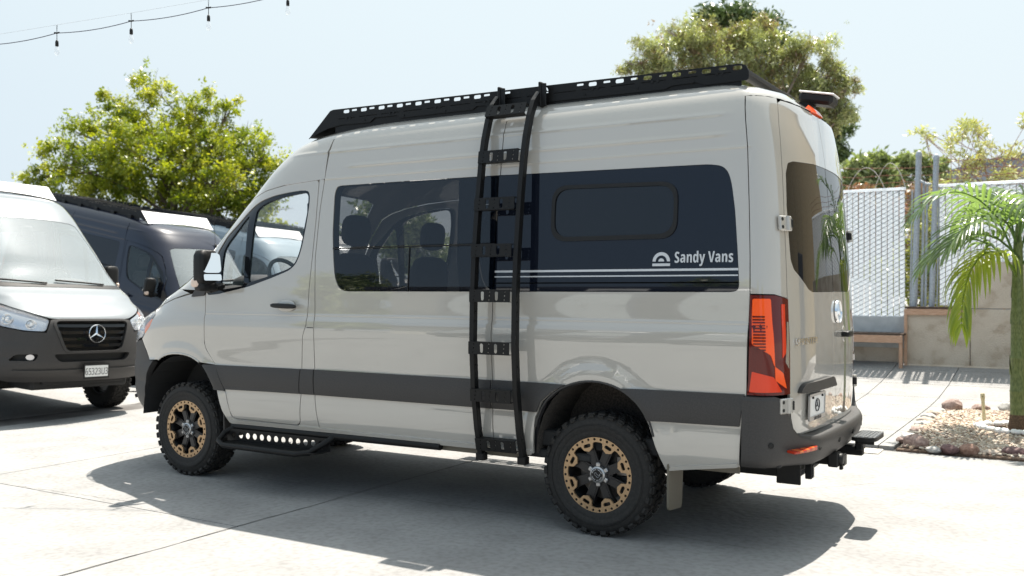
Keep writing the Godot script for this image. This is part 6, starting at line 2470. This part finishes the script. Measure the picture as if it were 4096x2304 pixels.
func build_buildings() -> void:
	var wallm := tri_mat(noisy(.02, [Color(.25, .27, .30), Color(.30, .32, .35)], [.3, .7], 256, 4, false, 1, 0, 91), .3, .9)
	var o := thing("grey_building", "low grey building half hidden behind the airy tree at right", "building", yard(26.5, 0, 46), YAW)
	var S := Shape.new()
	S.cube(Vector3(0, 3.6, 0), Vector3(9, 7.2, 8), .02)
	put("wall", S.mesh(), wallm, o)
	S = Shape.new()
	S.cube(Vector3(0, 7.3, 0), Vector3(9.3, .25, 8.3), .02)
	put("roof", S.mesh(), mat(Color(.16, .17, .19), .8), o)
	for k in 4:
		S = Shape.new()
		S.cube(Vector3(-3.2 + k * 2.1, 4.6, 4.02), Vector3(1.2, 1.3, .06), .01)
		var w := put("window", S.mesh(), M.gloss, o)
		S = Shape.new()
		S.cube(Vector3(-3.2 + k * 2.1, 3.9, 4.06), Vector3(1.35, .08, .12), .01)
		put("sill", S.mesh(), wallm, w)
	# tall panel wall that the van's rear doors mirror
	var pm := tri_mat(noisy(.05, [Color(.50, .38, .22), Color(.58, .45, .28)], [.3, .7], 512, 5, false, 1, 0, 93), .3, .9)
	var wh := thing("panel_building", "tall tan concrete panel building along the yard's right side", "building", Vector3(6.6, 0, -12.2))
	for k in 9:
		S = Shape.new()
		S.cube(Vector3(1.0, 3.3, -8.1 + k * 2.02), Vector3(2.0, 6.6, 2.0), .02)
		put("panel", S.mesh(), pm, wh)
	S = Shape.new()
	S.cube(Vector3(1.0, 6.68, -.02), Vector3(2.2, .16, 18.4), .02)
	put("coping", S.mesh(), mat(Color(.30, .29, .27), .8), wh)
	S = Shape.new()
	S.cube(Vector3(-.02, 1.25, 4.0), Vector3(.08, 2.5, 1.5), .02)
	put("door", S.mesh(), mat(Color(.07, .07, .08), .4), wh)
	# long shed over the open side of the yard
	var sh := thing("long_shed", "long cream shed with a dark eave across the open side of the yard", "building", Vector3(-4, 0, 21))
	S = Shape.new()
	S.cube(Vector3(0, 1.45, 0), Vector3(22, 2.9, 6), .02)
	put("wall", S.mesh(), mat(Color(.55, .53, .48), .85), sh)
	S = Shape.new()
	S.cube(Vector3(0, 3.05, -.2), Vector3(23, .32, 7), .02)
	put("roof", S.mesh(), mat(Color(.05, .05, .055), .7), sh)
	for k in 5:
		S = Shape.new()
		S.cube(Vector3(-8 + k * 4, 1.2, -3.02), Vector3(2.6, 2.4, .1), .02)
		put("roller_door", S.mesh(), mat(Color(.32, .33, .35), .6), sh)


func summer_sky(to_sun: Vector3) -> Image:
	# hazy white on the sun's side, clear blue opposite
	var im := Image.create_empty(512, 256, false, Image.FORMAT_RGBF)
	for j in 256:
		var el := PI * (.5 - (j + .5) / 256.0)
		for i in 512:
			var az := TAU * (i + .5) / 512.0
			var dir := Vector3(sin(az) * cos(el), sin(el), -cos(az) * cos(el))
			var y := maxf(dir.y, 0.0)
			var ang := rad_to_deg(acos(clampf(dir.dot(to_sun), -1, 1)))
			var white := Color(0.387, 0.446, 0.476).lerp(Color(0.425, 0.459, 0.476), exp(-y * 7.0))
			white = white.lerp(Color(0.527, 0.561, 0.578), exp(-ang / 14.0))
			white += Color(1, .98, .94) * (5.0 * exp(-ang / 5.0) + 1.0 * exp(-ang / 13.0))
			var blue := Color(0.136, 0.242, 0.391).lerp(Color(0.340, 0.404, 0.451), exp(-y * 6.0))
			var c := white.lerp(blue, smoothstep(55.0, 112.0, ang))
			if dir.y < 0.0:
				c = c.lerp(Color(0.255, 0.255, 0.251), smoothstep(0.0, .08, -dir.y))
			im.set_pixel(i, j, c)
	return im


func _ready() -> void:
	var cam := Camera3D.new()
	cam.name = "camera"
	cam.position = Vector3(2.5615, 1.5093, 6.1927)
	cam.rotation.y = YAW
	cam.fov = 33.47
	cam.near = .05
	cam.far = 900.0
	var lens := CameraAttributesPhysical.new()
	lens.frustum_focal_length = 39.9
	lens.exposure_aperture = 2.8
	lens.frustum_focus_distance = 6.6
	lens.frustum_near = .05
	lens.frustum_far = 900.0
	cam.attributes = lens
	add_child(cam)
	cam.current = true
	var env := Environment.new()
	env.background_mode = Environment.BG_SKY
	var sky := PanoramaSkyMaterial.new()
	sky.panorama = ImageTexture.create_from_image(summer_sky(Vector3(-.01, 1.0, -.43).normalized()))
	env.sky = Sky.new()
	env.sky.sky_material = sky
	env.ambient_light_source = Environment.AMBIENT_SOURCE_SKY
	env.tonemap_mode = Environment.TONE_MAPPER_LINEAR
	env.tonemap_exposure = 2.0
	env.sdfgi_enabled = true
	env.ssao_enabled = true
	env.ssil_enabled = true
	var we := WorldEnvironment.new()
	we.name = "environment"
	we.environment = env
	add_child(we)
	var sun := DirectionalLight3D.new()
	sun.name = "sun"
	sun.light_energy = 1.6
	sun.light_color = Color(1.0, .97, .925)
	sun.light_angular_distance = .5
	sun.shadow_enabled = true
	add_child(sun)
	sun.look_at_from_position(Vector3.ZERO, Vector3(.01, -1.0, .43), Vector3.FORWARD)

	make_materials()
	var indm := mat(Color(.70, .55, .45), .1)
	M.indicator = indm
	make_tables()
	build_ground()
	build_boundary()
	build_buildings()
	build_van_meshes()
	main_van()
	parked_vans()
	build_planter()
	build_palm()
	build_trees()
	build_string_lights()


func parked_vans() -> void:
	var sv := van("camper_van", "silver-white van facing the yard with dark grille and plated bumper", {"body": M.silver, "screen": M.shield_dust_haze, "ring": M.wheel, "fairing": M.whitemetal}, Transform3D(Basis(Vector3(0, 1, 0), deg_to_rad(177.3)) * Basis(Vector3(0, 0, 1), deg_to_rad(1.6)) * Basis(Vector3(1, 0, 0), deg_to_rad(1.5)), Vector3(-11.894, .12, -.929)), "camper vans parked in the yard")
	var P := Transform3D(Basis(Vector3(0, 1, 0), -PI / 2), Vector3(-4.735, .575, 0))
	var pl := Shape.new()
	pl.plate(fillet(rect(-.158, -.083, .158, .083), .01, 2), [], -.006, .004, P)
	var plo := piece_mesh(sv, "number_plate", pl, M.black)
	var pf := Shape.new()
	pf.plate(rect(-.142, -.062, .142, .064), [], 0.0, .006, P)
	piece_mesh(plo, "plate_face", pf, M.plate)
	var tx := Shape.new()
	add_text(tx, tag_text("65323U3", .060, false, .001), P * Transform3D(Basis(Vector3(.86, 0, 0), Vector3(0, 1.25, 0), Vector3(0, 0, 1)), Vector3(0, -.004, .0065)))
	piece_mesh(plo, "plate_number", tx, M.text)
	var an := Shape.new()
	an.tube(PackedVector3Array([Vector3(-3.0, 2.46, -.28), Vector3(-2.9, 2.75, -.28), Vector3(-2.85, 2.98, -.28)]), .003, 5)
	piece_mesh(sv, "aerial", an, M.black)
	var nv := van("camper_van", "dark navy van standing nose-down on the ramp behind the silver one", {"body": M.navy, "screen": M.shield_dust_haze, "ring": M.wheel, "fairing": M.whitemetal}, Transform3D(Basis(Vector3(-.9825, .184, .0292), Vector3(.183, .9826, -.0334), Vector3(-.0348, -.0274, -.999)), Vector3(-14.439, .473, -5.38)), "camper vans parked in the yard")
	var an2 := Shape.new()
	an2.tube(PackedVector3Array([Vector3(-3.06, 2.47, .33), Vector3(-2.98, 2.72, .33), Vector3(-2.92, 2.95, .33)]), .004, 5)
	put_loaf(an2, Vector3(.12, .03, .035), Transform3D(Basis(Vector3(0, 0, 1), .9), Vector3(-3.09, 2.41, .33)), 3.0, 10, 8)
	piece_mesh(nv, "aerial", an2, M.black)
	van("camper_van", "blue van farthest back on the ramp, mostly hidden by the navy one", {"body": M.blue, "screen": M.shield_dust_haze, "ring": M.wheel, "fairing": M.whitemetal}, Transform3D(Basis(Vector3(-.9825, .184, .0292), Vector3(.183, .9826, -.0334), Vector3(-.0348, -.0274, -.999)), Vector3(-15.9, .47, -9.38)), "camper vans parked in the yard")
	van("camper_van", "pale silver van on the ramp seen only through the grey camper's driver window", {"body": M.silver, "screen": M.shield_dust_haze, "ring": M.wheel, "fairing": M.whitemetal}, Transform3D(Basis(Vector3(-.9825, .184, .0292), Vector3(.183, .9826, -.0334), Vector3(-.0348, -.0274, -.999)), Vector3(-16.6, .45, -12.6)), "camper vans parked in the yard")
	var opp := [[-3.6, "silver-white van parked opposite, nearest the yard's right end", M.silver], [-6.4, "dark van parked opposite between two silver ones", M.navy], [-9.2, "silver-white van parked opposite, farthest along its row", M.silver]]
	for q in opp:
		van("camper_van", q[1], {"body": q[2], "screen": M.shield_dust_haze, "ring": M.wheel, "fairing": M.whitemetal}, Transform3D(Basis(Vector3.UP, -PI / 2), Vector3(q[0], 0, 17.5)), "camper vans parked opposite")
